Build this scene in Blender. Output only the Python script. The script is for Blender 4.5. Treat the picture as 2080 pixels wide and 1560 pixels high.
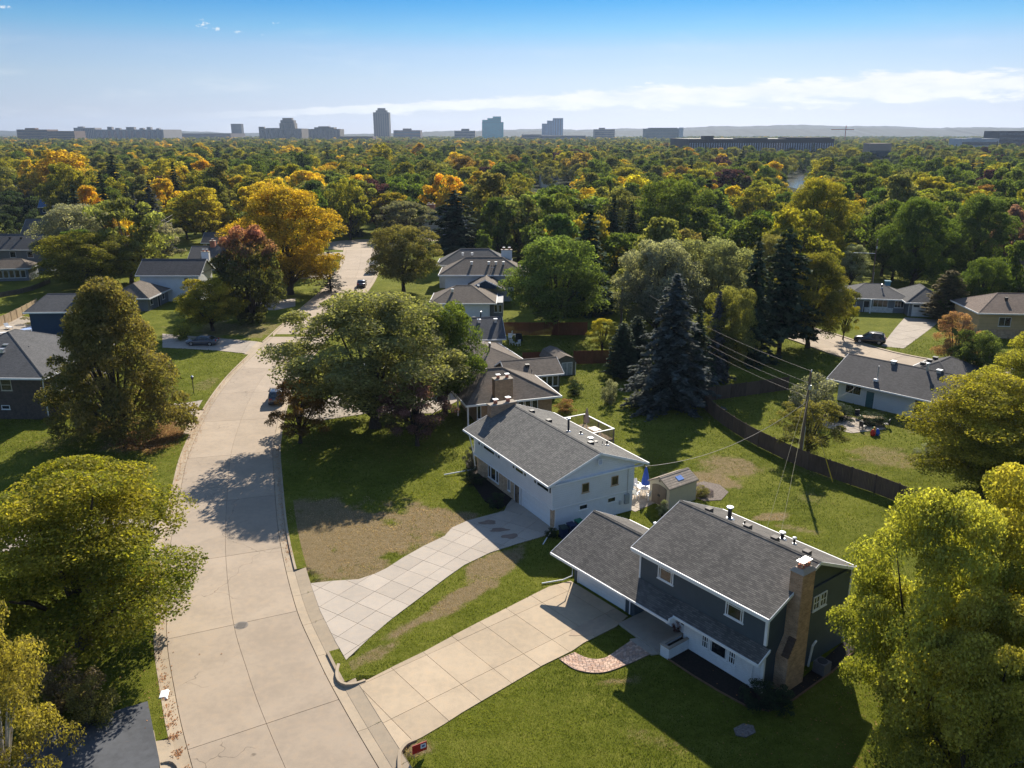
import bpy, math, random
import numpy as np
from mathutils import Vector, Matrix
R = math.radians
scene = bpy.context.scene
for o in list(bpy.data.objects): bpy.data.objects.remove(o)
# ------------------------------------------------------------------ camera, sky, sun, exposure
CAM_H, FPX = 32.0, 1680.0            # camera height in metres, focal length in photo pixels (2080 wide)
PITCH = math.atan((780 - 270) / FPX)
cd = bpy.data.cameras.new('camera'); cam = bpy.data.objects.new('camera', cd)
scene.collection.objects.link(cam); scene.camera = cam
cam.location = (0, 0, CAM_H); cam.rotation_euler = (math.pi / 2 - PITCH, 0, 0)
cd.sensor_width = 36; cd.lens = 36 * FPX / 2080; cd.clip_start = .5; cd.clip_end = 30000
SUN_AZ, SUN_EL = R(13.5), R(33)      # to the right of the view direction (+Y), above the horizon
sl = bpy.data.lights.new('sun', 'SUN'); sun = bpy.data.objects.new('sun', sl); scene.collection.objects.link(sun)
sl.energy = 4.6; sl.angle = R(.53); sl.color = (1, .91, .77)
sdir = Vector((math.sin(SUN_AZ) * math.cos(SUN_EL), math.cos(SUN_AZ) * math.cos(SUN_EL), math.sin(SUN_EL)))
sun.location = sdir * 300; sun.rotation_euler = sdir.to_track_quat('Z', 'Y').to_euler()
scene.view_settings.view_transform = 'Standard'; scene.view_settings.look = 'None'
scene.view_settings.exposure = 1.0; scene.view_settings.gamma = 1; scene.view_settings.use_curve_mapping = False
world = bpy.data.worlds.new('World'); scene.world = world; world.use_nodes = True
class NT:
    """short-hand for building node trees"""
    def __init__(s, tree): s.t = tree; s.n = tree.nodes; s.l = tree.links
    def __call__(s, typ, **kw):
        n = s.n.new(typ)
        for k, v in kw.items():
            if k.startswith('i_'):
                key = k[2:]; key = int(key) if key.isdigit() else key.replace('_', ' ')
                s.put(n.inputs[key], v)
            else: setattr(n, k, v)
        return n
    def put(s, sock, v):
        if isinstance(v, bpy.types.NodeSocket): s.l.new(v, sock)
        elif isinstance(v, bpy.types.Node): s.l.new(v.outputs[0], sock)
        else: sock.default_value = v
    def math(s, op, a, b=0.0, c=None, clamp=False):
        n = s.n.new('ShaderNodeMath'); n.operation = op; n.use_clamp = clamp
        s.put(n.inputs[0], a); s.put(n.inputs[1], b)
        if c is not None: s.put(n.inputs[2], c)
        return n.outputs[0]
    def mix(s, f, a, b, mode='MIX'):
        n = s.n.new('ShaderNodeMix'); n.data_type = 'RGBA'; n.blend_type = mode; n.clamp_factor = True
        s.put(n.inputs[0], f); s.put(n.inputs[6], a); s.put(n.inputs[7], b)
        return n.outputs[2]
    def ramp(s, f, stops, interp='LINEAR'):
        n = s.n.new('ShaderNodeValToRGB'); n.color_ramp.interpolation = interp
        el = n.color_ramp.elements
        while len(el) < len(stops): el.new(.5)
        for e, (p, c) in zip(el, stops): e.position = p; e.color = c if len(c) == 4 else (*c, 1)
        s.put(n.inputs[0], f); return n.outputs[0]
    def noise(s, vec, scale, detail=3, rough=.55, dist=0.0):
        n = s.n.new('ShaderNodeTexNoise'); s.put(n.inputs['Vector'], vec)
        n.inputs['Scale'].default_value = scale; n.inputs['Detail'].default_value = detail
        n.inputs['Roughness'].default_value = rough; n.inputs['Distortion'].default_value = dist
        return n.outputs[0]
    def smooth(s, v, a, b, lo=0., hi=1.):
        n = s.n.new('ShaderNodeMapRange'); n.interpolation_type = 'SMOOTHSTEP'
        s.put(n.inputs[0], v); s.put(n.inputs[1], a); s.put(n.inputs[2], b); s.put(n.inputs[3], lo); s.put(n.inputs[4], hi)
        return n.outputs[0]
def c4(c): return (c[0], c[1], c[2], 1)
def build_sky():
    w = NT(world.node_tree); w.n.clear()
    tc = w('ShaderNodeTexCoord'); vec = tc.outputs['Generated']
    sep = w('ShaderNodeSeparateXYZ', i_0=vec); X, Y, Z = sep.outputs
    sky = w('ShaderNodeTexSky', sky_type='NISHITA', sun_disc=False)
    sky.sun_elevation = SUN_EL; sky.sun_rotation = SUN_AZ; sky.altitude = 250; sky.air_density = 1.0
    sky.dust_density = .25; sky.ozone_density = 1.6
    tint = w.ramp(Z, [(0, (.40, .49, .88)), (.024, (.42, .48, .78)), (.058, (.47, .515, .70)), (.088, (.43, .51, .68)), (.11, (.27, .48, .67)), (.14, (.105, .385, .65)), (.45, (1.15, 1.18, 1.22))])  # last stop: sky above the view brightened beyond natural to lift the shadows
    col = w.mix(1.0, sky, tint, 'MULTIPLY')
    # cloud bank low over the horizon, thickening to the right, and a few small puffs
    yy = w.math('MAXIMUM', Y, .05)
    az = w.math('DIVIDE', X, yy); el = w.math('DIVIDE', Z, yy)
    cv = w('ShaderNodeCombineXYZ', i_0=w.math('MULTIPLY', az, 9.0), i_1=w.math('MULTIPLY', el, 42.0), i_2=0.0)
    n1 = w.noise(cv, 2.1, 7, .62, .25); n2 = w.noise(cv, .55, 3, .5)
    base = w.math('MULTIPLY_ADD', az, .040, .0335)                    # bank axis rises to the right
    half = w.smooth(az, -.30, .50, .0040, .0175)
    off = w.math('DIVIDE', w.math('SUBTRACT', el, base), half)
    up = w.math('MAXIMUM', off, 0.0); dn = w.math('MAXIMUM', w.math('MULTIPLY', off, -.72), 0.0)
    body = w.math('SUBTRACT', 1.0, w.math('ADD', w.math('MULTIPLY', up, .95), dn))
    m = w.math('ADD', w.math('MULTIPLY', body, .8), w.math('MULTIPLY', w.math('SUBTRACT', n1, .5), 1.7))
    m = w.math('ADD', m, w.math('MULTIPLY', w.math('SUBTRACT', n2, .5), .7))
    m = w.math('MULTIPLY', w.smooth(m, .06, .48), w.smooth(az, -.42, -.1))
    thin = w.math('MULTIPLY', w.smooth(w.noise(cv, .8, 5, .6), .5, .8), w.smooth(el, .16, .0, 0., .35))
    m = w.math('MAXIMUM', m, thin)
    cvp = w('ShaderNodeCombineXYZ', i_0=w.math('MULTIPLY', az, 60.), i_1=w.math('MULTIPLY', el, 90.), i_2=3.0)
    npf = w.noise(cvp, 2.6, 6, .68)
    for (pa, pe, rx, ry, k) in ((-.345, .1165, .010, .0055, 1), (-.330, .111, .007, .003, .7), (-.563, .134, .012, .003, .75), (-.308, .108, .008, .0025, .5), (-.262, .117, .007, .0022, .5), (-.28, .105, .006, .002, .4), (.158, .0545, .013, .0022, .7)):
        dx = w.math('DIVIDE', w.math('SUBTRACT', az, pa), rx * .8); dy = w.math('DIVIDE', w.math('SUBTRACT', el, pe), ry * .8)
        dd = w.math('SQRT', w.math('ADD', w.math('MULTIPLY', dx, dx), w.math('MULTIPLY', dy, dy)))
        v = w.math('ADD', w.math('SUBTRACT', .62, w.math('MULTIPLY', dd, .6)), w.math('MULTIPLY', w.math('SUBTRACT', npf, .5), 3.0))
        m = w.math('MAXIMUM', m, w.math('MULTIPLY', w.smooth(v, .18, .6), k))
    ccol = w.ramp(n1, [(.3, (6.3, 6.75, 7.2)), (.62, (7.5, 7.6, 7.65))])
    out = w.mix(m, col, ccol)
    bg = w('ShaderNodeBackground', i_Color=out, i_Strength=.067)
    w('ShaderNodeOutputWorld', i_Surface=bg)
build_sky()
# survey: a photo pixel (u, v) and a height z give the point in the place that stands there
SP, CP = math.sin(PITCH), math.cos(PITCH)
def ray(u, v):
    xc, yc = (u - 1040) / FPX, (780 - v) / FPX
    return xc, CP + yc * SP, -SP + yc * CP
def at(u, v, z=0.0):
    dx, dy, dz = ray(u, v); k = (z - CAM_H) / dz
    return (dx * k, dy * k)
def at_depth(u, v, y):
    dx, dy, dz = ray(u, v); k = y / dy
    return (dx * k, y, CAM_H + dz * k)
def height_at(x, y, v):
    yc = (780 - v) / FPX           # z over (x, y) that shows at row v
    return CAM_H + y * (-SP + yc * CP) / (CP + yc * SP)
def mpp(x, y, z=0): return (y * CP - (z - CAM_H) * SP) / FPX       # metres per photo pixel there
# ------------------------------------------------------------------ mesh helpers
col = scene.collection
class MB:
    def __init__(s): s.v = []; s.f = []; s.m = []; s.mi = 0
    def poly(s, pts):
        i = len(s.v); s.v += [tuple(p) for p in pts]; s.f.append(tuple(range(i, i + len(pts)))); s.m.append(s.mi); return s
    def box(s, x0, x1, y0, y1, z0, z1):
        if x0 > x1: x0, x1 = x1, x0
        if y0 > y1: y0, y1 = y1, y0
        if z0 > z1: z0, z1 = z1, z0
        return s.hexa([(x0, y0, z0), (x1, y0, z0), (x1, y1, z0), (x0, y1, z0), (x0, y0, z1), (x1, y0, z1), (x1, y1, z1), (x0, y1, z1)])
    def hexa(s, p):
        i = len(s.v); s.v += [tuple(q) for q in p]
        for f in ((3, 2, 1, 0), (4, 5, 6, 7), (0, 1, 5, 4), (1, 2, 6, 5), (2, 3, 7, 6), (3, 0, 4, 7)):
            s.f.append(tuple(i + k for k in f)); s.m.append(s.mi)
        return s
    def prism(s, pts, z0, z1):
        """pts: counter-clockwise outline (x, y); closed solid from z0 to z1"""
        n = len(pts); i = len(s.v)
        s.v += [(p[0], p[1], z0) for p in pts] + [(p[0], p[1], z1) for p in pts]
        s.f.append(tuple(i + n + k for k in range(n))); s.f.append(tuple(i + n - 1 - k for k in range(n))); s.m += [s.mi] * 2
        for k in range(n):
            j = (k + 1) % n; s.f.append((i + k, i + j, i + n + j, i + n + k)); s.m.append(s.mi)
        return s
    def slab(s, pts, th):
        """a flat sheet through 3-D pts (counter-clockwise from above) with thickness th downwards"""
        n = len(pts); i = len(s.v)
        s.v += [tuple(p) for p in pts] + [(p[0], p[1], p[2] - th) for p in pts]
        s.f.append(tuple(i + k for k in range(n))); s.f.append(tuple(i + 2 * n - 1 - k for k in range(n))); s.m += [s.mi] * 2
        for k in range(n):
            j = (k + 1) % n; s.f.append((i + k, i + n + k, i + n + j, i + j)); s.m.append(s.mi)
        return s
    def tube(s, pts, radii, seg=6, cap=True):
        rings = []
        pts = [Vector(p) for p in pts]
        for k, p in enumerate(pts):
            d = (pts[min(k + 1, len(pts) - 1)] - pts[max(k - 1, 0)])
            d = d.normalized() if d.length > 1e-9 else Vector((0, 0, 1))
            a = d.orthogonal().normalized() if abs(d.z) < .95 else Vector((1, 0, 0)).cross(d).normalized()
            if abs(d.z) < .95: a = d.cross(Vector((0, 0, 1))).normalized()
            b = d.cross(a); i = len(s.v); r = radii[k] if hasattr(radii, '__len__') else radii
            for q in range(seg):
                t = 2 * math.pi * q / seg; s.v.append(tuple(p + (a * math.cos(t) + b * math.sin(t)) * r))
            rings.append(i)
        for k in range(len(rings) - 1):
            for q in range(seg):
                q2 = (q + 1) % seg
                s.f.append((rings[k] + q, rings[k] + q2, rings[k + 1] + q2, rings[k + 1] + q)); s.m.append(s.mi)
        if cap:
            s.f.append(tuple(rings[0] + seg - 1 - q for q in range(seg))); s.f.append(tuple(rings[-1] + q for q in range(seg))); s.m += [s.mi] * 2
        return s
    def lathe(s, prof, cx=0, cy=0, seg=12):
        return s.tube([(cx, cy, z) for r, z in prof], [max(r, .002) for r, z in prof], seg)
    def build(s, name, mats, parent=None, smooth=False, recalc=True):
        me = bpy.data.meshes.new(name); me.from_pydata(s.v, [], s.f)
        mats = mats if isinstance(mats, (list, tuple)) else [mats]
        for m in mats: me.materials.append(m)
        if len(mats) > 1: me.polygons.foreach_set('material_index', s.m)
        if recalc:
            import bmesh
            bm = bmesh.new(); bm.from_mesh(me); bmesh.ops.recalc_face_normals(bm, faces=bm.faces); bm.to_mesh(me); bm.free()
        auto_uv(me)
        if smooth: me.shade_smooth()
        return link(name, me, parent)
def auto_uv(me):
    """UV in metres: u runs horizontally along each face, v up its slope"""
    me.update(); uv = me.uv_layers.new(name='UVMap'); nf = len(me.polygons); nl = len(me.loops)
    if nl == 0: return
    nr = np.empty(nf * 3); me.polygons.foreach_get('normal', nr); nr = nr.reshape(-1, 3)
    tot = np.empty(nf, int); me.polygons.foreach_get('loop_total', tot)
    vi = np.empty(nl, int); me.loops.foreach_get('vertex_index', vi)
    co = np.empty(len(me.vertices) * 3); me.vertices.foreach_get('co', co); co = co.reshape(-1, 3)
    fi = np.repeat(np.arange(nf), tot); n = nr[fi]
    u = np.stack([-n[:, 1], n[:, 0], np.zeros(nl)], 1); ln = np.linalg.norm(u, axis=1)
    flat = ln < .02; u[flat] = (1, 0, 0); ln[flat] = 1; u /= ln[:, None]
    v = np.cross(n, u); p = co[vi]
    me.uv_layers[0].data.foreach_set('uv', np.stack([(p * u).sum(1), (p * v).sum(1)], 1).astype(np.float32).ravel())
def link(name, data, parent=None):
    o = bpy.data.objects.new(name, data); col.objects.link(o)
    if parent: o.parent = parent
    return o
def tag(o, label=None, cat=None, group=None, kind=None):
    if label: o['label'] = label
    if cat: o['category'] = cat
    if group: o['group'] = group
    if kind: o['kind'] = kind
    return o
def thing(name, label, cat, loc=(0, 0, 0), rz=0., group=None):
    o = link(name, None); o.empty_display_size = .3
    o.location = loc if len(loc) == 3 else (*loc, 0); o.rotation_euler = (0, 0, rz)
    return tag(o, label, cat, group)
def copy_tree(o, parent=None):
    c = o.copy(); col.objects.link(c); c.parent = parent
    for ch in list(o.children): copy_tree(ch, c)
    return c
# ------------------------------------------------------------------ materials
MATS = {}
def newmat(name):
    m = bpy.data.materials.new(name); m.use_nodes = True; t = NT(m.node_tree); t.n.clear(); MATS[name] = m
    return m, t
def finish(t, color, rough=.85, bump=None, spec=.3, metal=0., bstr=.3, bdist=.02, **kw):
    p = t('ShaderNodeBsdfPrincipled'); t.put(p.inputs['Base Color'], color); t.put(p.inputs['Roughness'], rough)
    p.inputs['Specular IOR Level'].default_value = spec; p.inputs['Metallic'].default_value = metal
    for k, v in kw.items(): t.put(p.inputs[k.replace('_', ' ')], v)
    if bump is not None:
        b = t('ShaderNodeBump', i_Height=bump, i_Strength=bstr, i_Distance=bdist); t.put(p.inputs['Normal'], b.outputs[0])
    t('ShaderNodeOutputMaterial', i_Surface=p)
    return p
def plain(name, c, rough=.7, var=.12, scale=3., spec=.3, metal=0., bump=.15):
    m, t = newmat(name); pos = t('ShaderNodeNewGeometry').outputs['Position']
    n = t.noise(pos, scale, 4); n2 = t.noise(pos, scale * 9, 3)
    f = t.math('ADD', t.math('MULTIPLY', n, .65), t.math('MULTIPLY', n2, .35))
    a = tuple(x * (1 - var) for x in c); b = tuple(min(1, x * (1 + var)) for x in c)
    finish(t, t.mix(t.smooth(f, .3, .7), c4(a), c4(b)), rough, n2, spec, metal, bump, .01); return m
def shingles(name, c, contrast=.35, warm=(1, .97, .93), row=.13):
    m, t = newmat(name); uv = t('ShaderNodeUVMap').outputs[0]; pos = t('ShaderNodeNewGeometry').outputs['Position']
    br = t('ShaderNodeTexBrick', i_Vector=uv, i_Scale=1.0, i_Color1=(1, 1, 1, 1), i_Color2=(0, 0, 0, 1), i_Mortar=(.0, .0, .0, 1))
    br.inputs['Brick Width'].default_value = .3; br.inputs['Row Height'].default_value = row; br.inputs['Mortar Size'].default_value = .014
    br.inputs['Bias'].default_value = .1; br.offset = .37; br.squash = 1.0
    st = t('ShaderNodeMapping', i_Vector=uv); st.inputs['Scale'].default_value = (1.0, .16, 1)
    streak = t.noise(st, 1.1, 4, .6); big = t.noise(pos, .35, 3)
    f = t.math('ADD', t.math('MULTIPLY', br.outputs[0], .42), t.math('ADD', t.math('MULTIPLY', streak, .6), t.math('MULTIPLY', big, .3)))
    lo = tuple(x * (1 - contrast) for x in c); hi = tuple(x * (1 + contrast) * k for x, k in zip(c, warm))
    colr = t.mix(t.smooth(f, .2, 1.05), c4(lo), c4(hi))
    sp = t('ShaderNodeSeparateXYZ', i_0=uv).outputs[1]
    saw = t.math('FRACT', t.math('DIVIDE', sp, row)); colr = t.mix(1., colr, t.smooth(saw, .0, .3, .62, 1.), 'MULTIPLY')
    finish(t, colr, .93, t.math('ADD', t.math('MULTIPLY', saw, -1.), br.outputs[1]), .2, 0, .6, .02); return m
def siding(name, c, row=.14, var=.06, rough=.6):
    m, t = newmat(name); uv = t('ShaderNodeUVMap').outputs[0]; pos = t('ShaderNodeNewGeometry').outputs['Position']
    sp = t('ShaderNodeSeparateXYZ', i_0=uv).outputs[1]
    saw = t.math('FRACT', t.math('DIVIDE', sp, row)); n = t.noise(pos, 1.3, 4)
    a = tuple(x * (1 - var) for x in c); b = tuple(min(1, x * (1 + var)) for x in c)
    gap = t.smooth(saw, .0, .12, .72, 1.)
    colr = t.mix(1., t.mix(t.smooth(n, .3, .7), c4(a), c4(b)), gap, 'MULTIPLY')
    finish(t, colr, rough, saw, .3, 0, .7, .015); return m
def brickmat(name, c1, c2, mortar, w=.2, h=.075, mort=.01, bias=0., rough=.9, var=.25):
    m, t = newmat(name); uv = t('ShaderNodeUVMap').outputs[0]; pos = t('ShaderNodeNewGeometry').outputs['Position']
    br = t('ShaderNodeTexBrick', i_Vector=uv, i_Scale=1., i_Color1=c4(c1), i_Color2=c4(c2), i_Mortar=c4(mortar))
    br.inputs['Brick Width'].default_value = w; br.inputs['Row Height'].default_value = h; br.inputs['Mortar Size'].default_value = mort
    br.inputs['Bias'].default_value = bias; br.offset = .5
    n = t.noise(pos, 2.5, 5, .65)
    colr = t.mix(1., br.outputs[0], t.ramp(n, [(.3, (1 - var,) * 3), (.7, (1 + var,) * 3)]), 'MULTIPLY')
    finish(t, colr, rough, br.outputs[1], .2, 0, -.5, .012); return m
def concrete(name, c, var=.16, stain=.3, rough=.9, tint=(1.08, .98, .86), crack=0):
    m, t = newmat(name); pos = t('ShaderNodeNewGeometry').outputs['Position']; oi = t('ShaderNodeObjectInfo')
    n1 = t.noise(pos, .3, 5, .6, .4); n2 = t.noise(pos, 2.2, 5, .6); n3 = t.noise(pos, 30, 3, .6)
    lo = tuple(x * (1 - var) for x in c); hi = tuple(x * (1 + var * .6) for x in c)
    k = t.mix(t.smooth(t.math('ADD', t.math('MULTIPLY', n1, .6), t.math('MULTIPLY', n2, .4)), .34, .66), c4(lo), c4(hi))
    k = t.mix(t.math('MULTIPLY', t.smooth(n2, .45, .75), .4), k, c4(tuple(x * y for x, y in zip(c, tint))))
    spk = t.smooth(n3, .32, .5, 1 - stain * .5, 1.); blot = t.smooth(t.noise(pos, .9, 6, .7, .6), .66, .8, 1., 1 - stain)
    r = t.math('MULTIPLY_ADD', oi.outputs['Random'], .17, .91)
    if crack:
        vo = t('ShaderNodeTexVoronoi', feature='DISTANCE_TO_EDGE', i_Scale=crack); wp = t('ShaderNodeVectorMath', operation='ADD', i_0=pos, i_1=t('ShaderNodeVectorMath', operation='SCALE', i_0=t('ShaderNodeTexNoise', i_Vector=pos, i_Scale=.9).outputs['Color'], i_Scale=1.6).outputs[0]); t.put(vo.inputs['Vector'], wp.outputs[0])
        ck = t.math('MAXIMUM', t.smooth(vo.outputs['Distance'], .0, .006, .55, 1.), t.smooth(t.noise(pos, .11, 2), .56, .50)); r = t.math('MULTIPLY', r, ck)
    k = t.mix(1., k, t.math('MULTIPLY', t.math('MULTIPLY', spk, blot), r), 'MULTIPLY')
    finish(t, k, rough, n3, .25, 0, .25, .004); return m
def woodmat(name, c, board=.14, var=.3):
    m, t = newmat(name); pos = t('ShaderNodeNewGeometry').outputs['Position']; oi = t('ShaderNodeObjectInfo')
    mp = t('ShaderNodeMapping', i_Vector=pos); mp.inputs['Scale'].default_value = (1, 1, .12)
    n = t.noise(mp, 7, 5, .6); n2 = t.noise(pos, .8, 3)
    f = t.math('ADD', t.math('MULTIPLY', n, .6), t.math('ADD', t.math('MULTIPLY', n2, .4), t.math('MULTIPLY', oi.outputs['Random'], .25)))
    finish(t, t.mix(t.smooth(f, .3, .85), c4(tuple(x * (1 - var) for x in c)), c4(tuple(x * (1 + var) for x in c))), .9, n, .15, 0, .4, .01); return m
def glassmat(name='window_glass', c=(.012, .015, .018)):
    m, t = newmat(name); pos = t('ShaderNodeNewGeometry').outputs['Position']
    n = t.noise(pos, 1.5, 2)
    finish(t, t.mix(t.smooth(n, .35, .7), c4(c), c4(tuple(x * 2.6 for x in c))), .08, None, .6); return m
def metal(name, c, rough=.35, spec=.5, met=0.): return plain(name, c, rough, .06, 2., spec, met, .02)
def carpaint(name, c):
    m, t = newmat(name); finish(t, c4(c), .32, None, .5, .35, Coat_Weight=.9, Coat_Roughness=.06); return m
WHITE = plain('white_paint', (.74, .75, .76), .55, .06, 2.)
GLASS = glassmat(); DARK = plain('dark_metal', (.03, .03, .035), .5)
GALV = metal('galvanised_metal', (.5, .52, .55), .4, .5, .6)
BLACKR = plain('black_rubber', (.015, .015, .015), .8)
# ------------------------------------------------------------------ ground, street, driveways
K = 32 / 31.
def catmull(P, step):
    P = [np.array(p, float) for p in P]; P = [2 * P[0] - P[1]] + P + [2 * P[-1] - P[-2]]; out = []
    for i in range(1, len(P) - 2):
        a, b, c, d = P[i - 1:i + 3]; n = max(2, int(np.linalg.norm(c - b) / step))
        for k in range(n):
            t = k / n; out.append(.5 * (2 * b + (c - a) * t + (2 * a - 5 * b + 4 * c - d) * t * t + (3 * b - a - 3 * c + d) * t ** 3))
    out.append(P[-2]); return np.array(out)
def normals(pl):
    d = np.gradient(pl, axis=0); d /= np.linalg.norm(d, axis=1)[:, None]
    return np.stack([d[:, 1], -d[:, 0]], 1)          # to the right of travel
HALF, GUT, CURB = 4.25, .62, .17
STREET = catmull([(x * K, y * K) for x, y in ((6.0, 3.5), (-3.2, 20.5), (-12.7, 36.7), (-16.2, 43.2), (-18.9, 48.9), (-22.7, 59.0), (-26.6, 71.6), (-28.7, 79), (-30.7, 88.5), (-32.3, 98), (-33.3, 108), (-33.7, 120), (-33.9, 130), (-34.1, 150), (-34.3, 170), (-35.5, 188), (-38.2, 208), (-41, 226), (-43.5, 240))], 1.0)
SN = normals(STREET); SARC = np.concatenate([[0], np.cumsum(np.linalg.norm(np.diff(STREET, axis=0), axis=1))])
RIGHT_STREET = catmull([at(*p) for p in ((1440, 618), (1540, 652), (1650, 684), (1745, 716), (1840, 738), (1930, 752), (2060, 766), (2240, 780))], 2.0)
RSN = normals(RIGHT_STREET); RHALF = 4.3
def road_z(y): return float(np.interp(y, [118, 138], [-.12, .03]))
def seg_dist(px, py, pl):
    best = np.full(px.shape, 1e9)
    for a, b in zip(pl[:-1:2], pl[2::2]):
        d = b - a; L = d @ d; t = np.clip(((px - a[0]) * d[0] + (py - a[1]) * d[1]) / L, 0, 1)
        best = np.minimum(best, np.hypot(px - a[0] - t * d[0], py - a[1] - t * d[1]))
    return best
def inside(px, py, poly):
    r = np.zeros(px.shape, bool); n = len(poly)
    for i in range(n):
        x0, y0 = poly[i]; x1, y1 = poly[(i + 1) % n]
        if y0 == y1: continue
        c = ((y0 > py) != (y1 > py)) & (px < (x1 - x0) * (py - y0) / (y1 - y0) + x0); r ^= c
    return r
def area(p): return .5 * sum(p[i][0] * p[(i + 1) % len(p)][1] - p[(i + 1) % len(p)][0] * p[i][1] for i in range(len(p)))
def ccw(p): return list(p) if area(p) > 0 else list(p)[::-1]
def clip(subj, cell):
    out = list(subj)
    for i in range(len(cell)):
        a, b = cell[i], cell[(i + 1) % len(cell)]; inp, out = out, []
        f = lambda p: (b[0] - a[0]) * (p[1] - a[1]) - (b[1] - a[1]) * (p[0] - a[0])
        for k in range(len(inp)):
            p, q = inp[k - 1], inp[k]; fp, fq = f(p), f(q)
            if (fp >= 0) != (fq >= 0):
                t = fp / (fp - fq); out.append((p[0] + (q[0] - p[0]) * t, p[1] + (q[1] - p[1]) * t))
            if fq >= 0: out.append(q)
        if not out: return []
    return out
ROADC = concrete('road_concrete', (.372, .303, .232), .12, .2, crack=.16)
GUTC = concrete('gutter_concrete', (.395, .322, .235), .12, .3)
DRIVE_A = concrete('pale_driveway_concrete', (.42, .368, .312), .08, .16)
DRIVE_B = concrete('tan_driveway_concrete', (.44, .352, .25), .13, .25)
OLDC = concrete('old_concrete', (.37, .32, .265), .14, .35)
ASPH = concrete('asphalt', (.085, .09, .10), .25, .25, tint=(1, 1, 1.03))
SEAM = plain('joint_dirt', (.19, .148, .105), .95, .4, 4.)
SOIL = plain('soil', (.06, .045, .03), .95, .3, 5.)
MULCH = plain('dark_mulch', (.022, .016, .013), .95, .5, 9., bump=.6)
PAVED = []                            # outlines the lawn has to keep clear of
def paved(name, label, outline, cell, deg, origin, mat, top=.03, seam=.014, kind='structure', th=.10, zf=None, offset=False, register=True):
    """a driveway or walk: slabs cut from a grid, each a part, over a bed that shows in the joints"""
    poly = [np.array(at(*p)) for p in outline]
    for i, p in enumerate(poly):                     # driveways end where the gutter apron begins
        k = int(np.argmin(np.linalg.norm(STREET - p, axis=1))); o = (p - STREET[k]) @ SN[k]
        if abs(o) < 5.7 and p[1] < 135: poly[i] = p + SN[k] * (math.copysign(5.7, o) - o)
    poly = ccw([tuple(p) for p in poly])
    if register: PAVED.append(poly)
    bed = MB(); bed.prism(poly, -.3, top - .03); root = bed.build(name, SEAM)
    tag(root, label, kind=kind)
    a = R(deg); ex = np.array((math.cos(a), math.sin(a))); ey = np.array((-math.sin(a), math.cos(a))); o = np.array(at(*origin))
    L = [((np.array(p) - o) @ ex, (np.array(p) - o) @ ey) for p in poly]
    cx, cy = cell if hasattr(cell, '__len__') else (cell, cell)
    for i in range(math.floor(min(p[0] for p in L) / cx), math.ceil(max(p[0] for p in L) / cx)):
        for j in range(math.floor(min(p[1] for p in L) / cy), math.ceil(max(p[1] for p in L) / cy)):
            sh = cy * .5 if offset and i % 2 else 0
            x0, x1, y0, y1 = i * cx + seam, (i + 1) * cx - seam, j * cy + seam + sh, (j + 1) * cy - seam + sh
            c = clip(L, [(x0, y0), (x1, y0), (x1, y1), (x0, y1)])
            if len(c) < 3 or abs(area(c)) < .06: continue
            w = [tuple(o + ex * p[0] + ey * p[1]) for p in c]
            m = MB(); zz = top + random.uniform(-.004, .004); m.prism(w, top - th, zz); m.build('slab', mat, root)
    return root
random.seed(4)
# main street: concrete slabs between joints, gutters and kerbs in sections
def strip(pl, nr, i0, i1, a, b, z0, z1=None, th=.25, zc=None):
    """solid strip along a polyline between offsets a..b"""
    m = MB(); P = []
    for i in range(i0, i1 + 1):
        p, n = pl[i], nr[i]; z = road_z(p[1]) if zc is None else zc
        P.append([(p[0] + n[0] * a, p[1] + n[1] * a, z + z0), (p[0] + n[0] * b, p[1] + n[1] * b, z + (z0 if z1 is None else z1))])
    for k in range(len(P) - 1):
        q = [P[k][0], P[k][1], P[k + 1][1], P[k + 1][0]]
        if area([(x, y) for x, y, z in q]) < 0: q = q[::-1]
        m.slab(q, th)
    return m
road = strip(STREET, SN, 0, len(STREET) - 1, -HALF - GUT, HALF + GUT, -.03, th=.3).build('street', SEAM)
tag(road, 'curving pale concrete residential street', kind='structure')
joint0 = float(np.interp(47.35 * K, STREET[:, 1], SARC)); SP_J = 10.7 * K
cuts = sorted({int(np.argmin(abs(SARC - (joint0 + k * SP_J)))) for k in range(-5, 24)} | {0, len(STREET) - 1})
for a, b in zip(cuts[:-1], cuts[1:]):
    if b - a < 2: continue
    for s in (-1, 1):
        pl = STREET[a:b + 1].copy(); nr = SN[a:b + 1]; d = (pl[-1] - pl[0]) / np.linalg.norm(pl[-1] - pl[0])
        pl[0] += d * .02; pl[-1] -= d * .02
        strip(pl, nr, 0, b - a, s * .012, s * (HALF - .025), 0., .0, th=.2).build('road_slab', ROADC, road)
def y_between(i, ranges): return any(a <= STREET[i][1] <= b for a, b in ranges)
OPEN_R = [(20, 41.6), (44.2, 54.9), (96, 103)]; OPEN_L = [(20, 40.8), (56.5, 65.0), (88.5, 95), (119, 128)]
i0 = int(np.argmin(abs(STREET[:, 1] - 26)))
i = i0; VERGE = []
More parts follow.
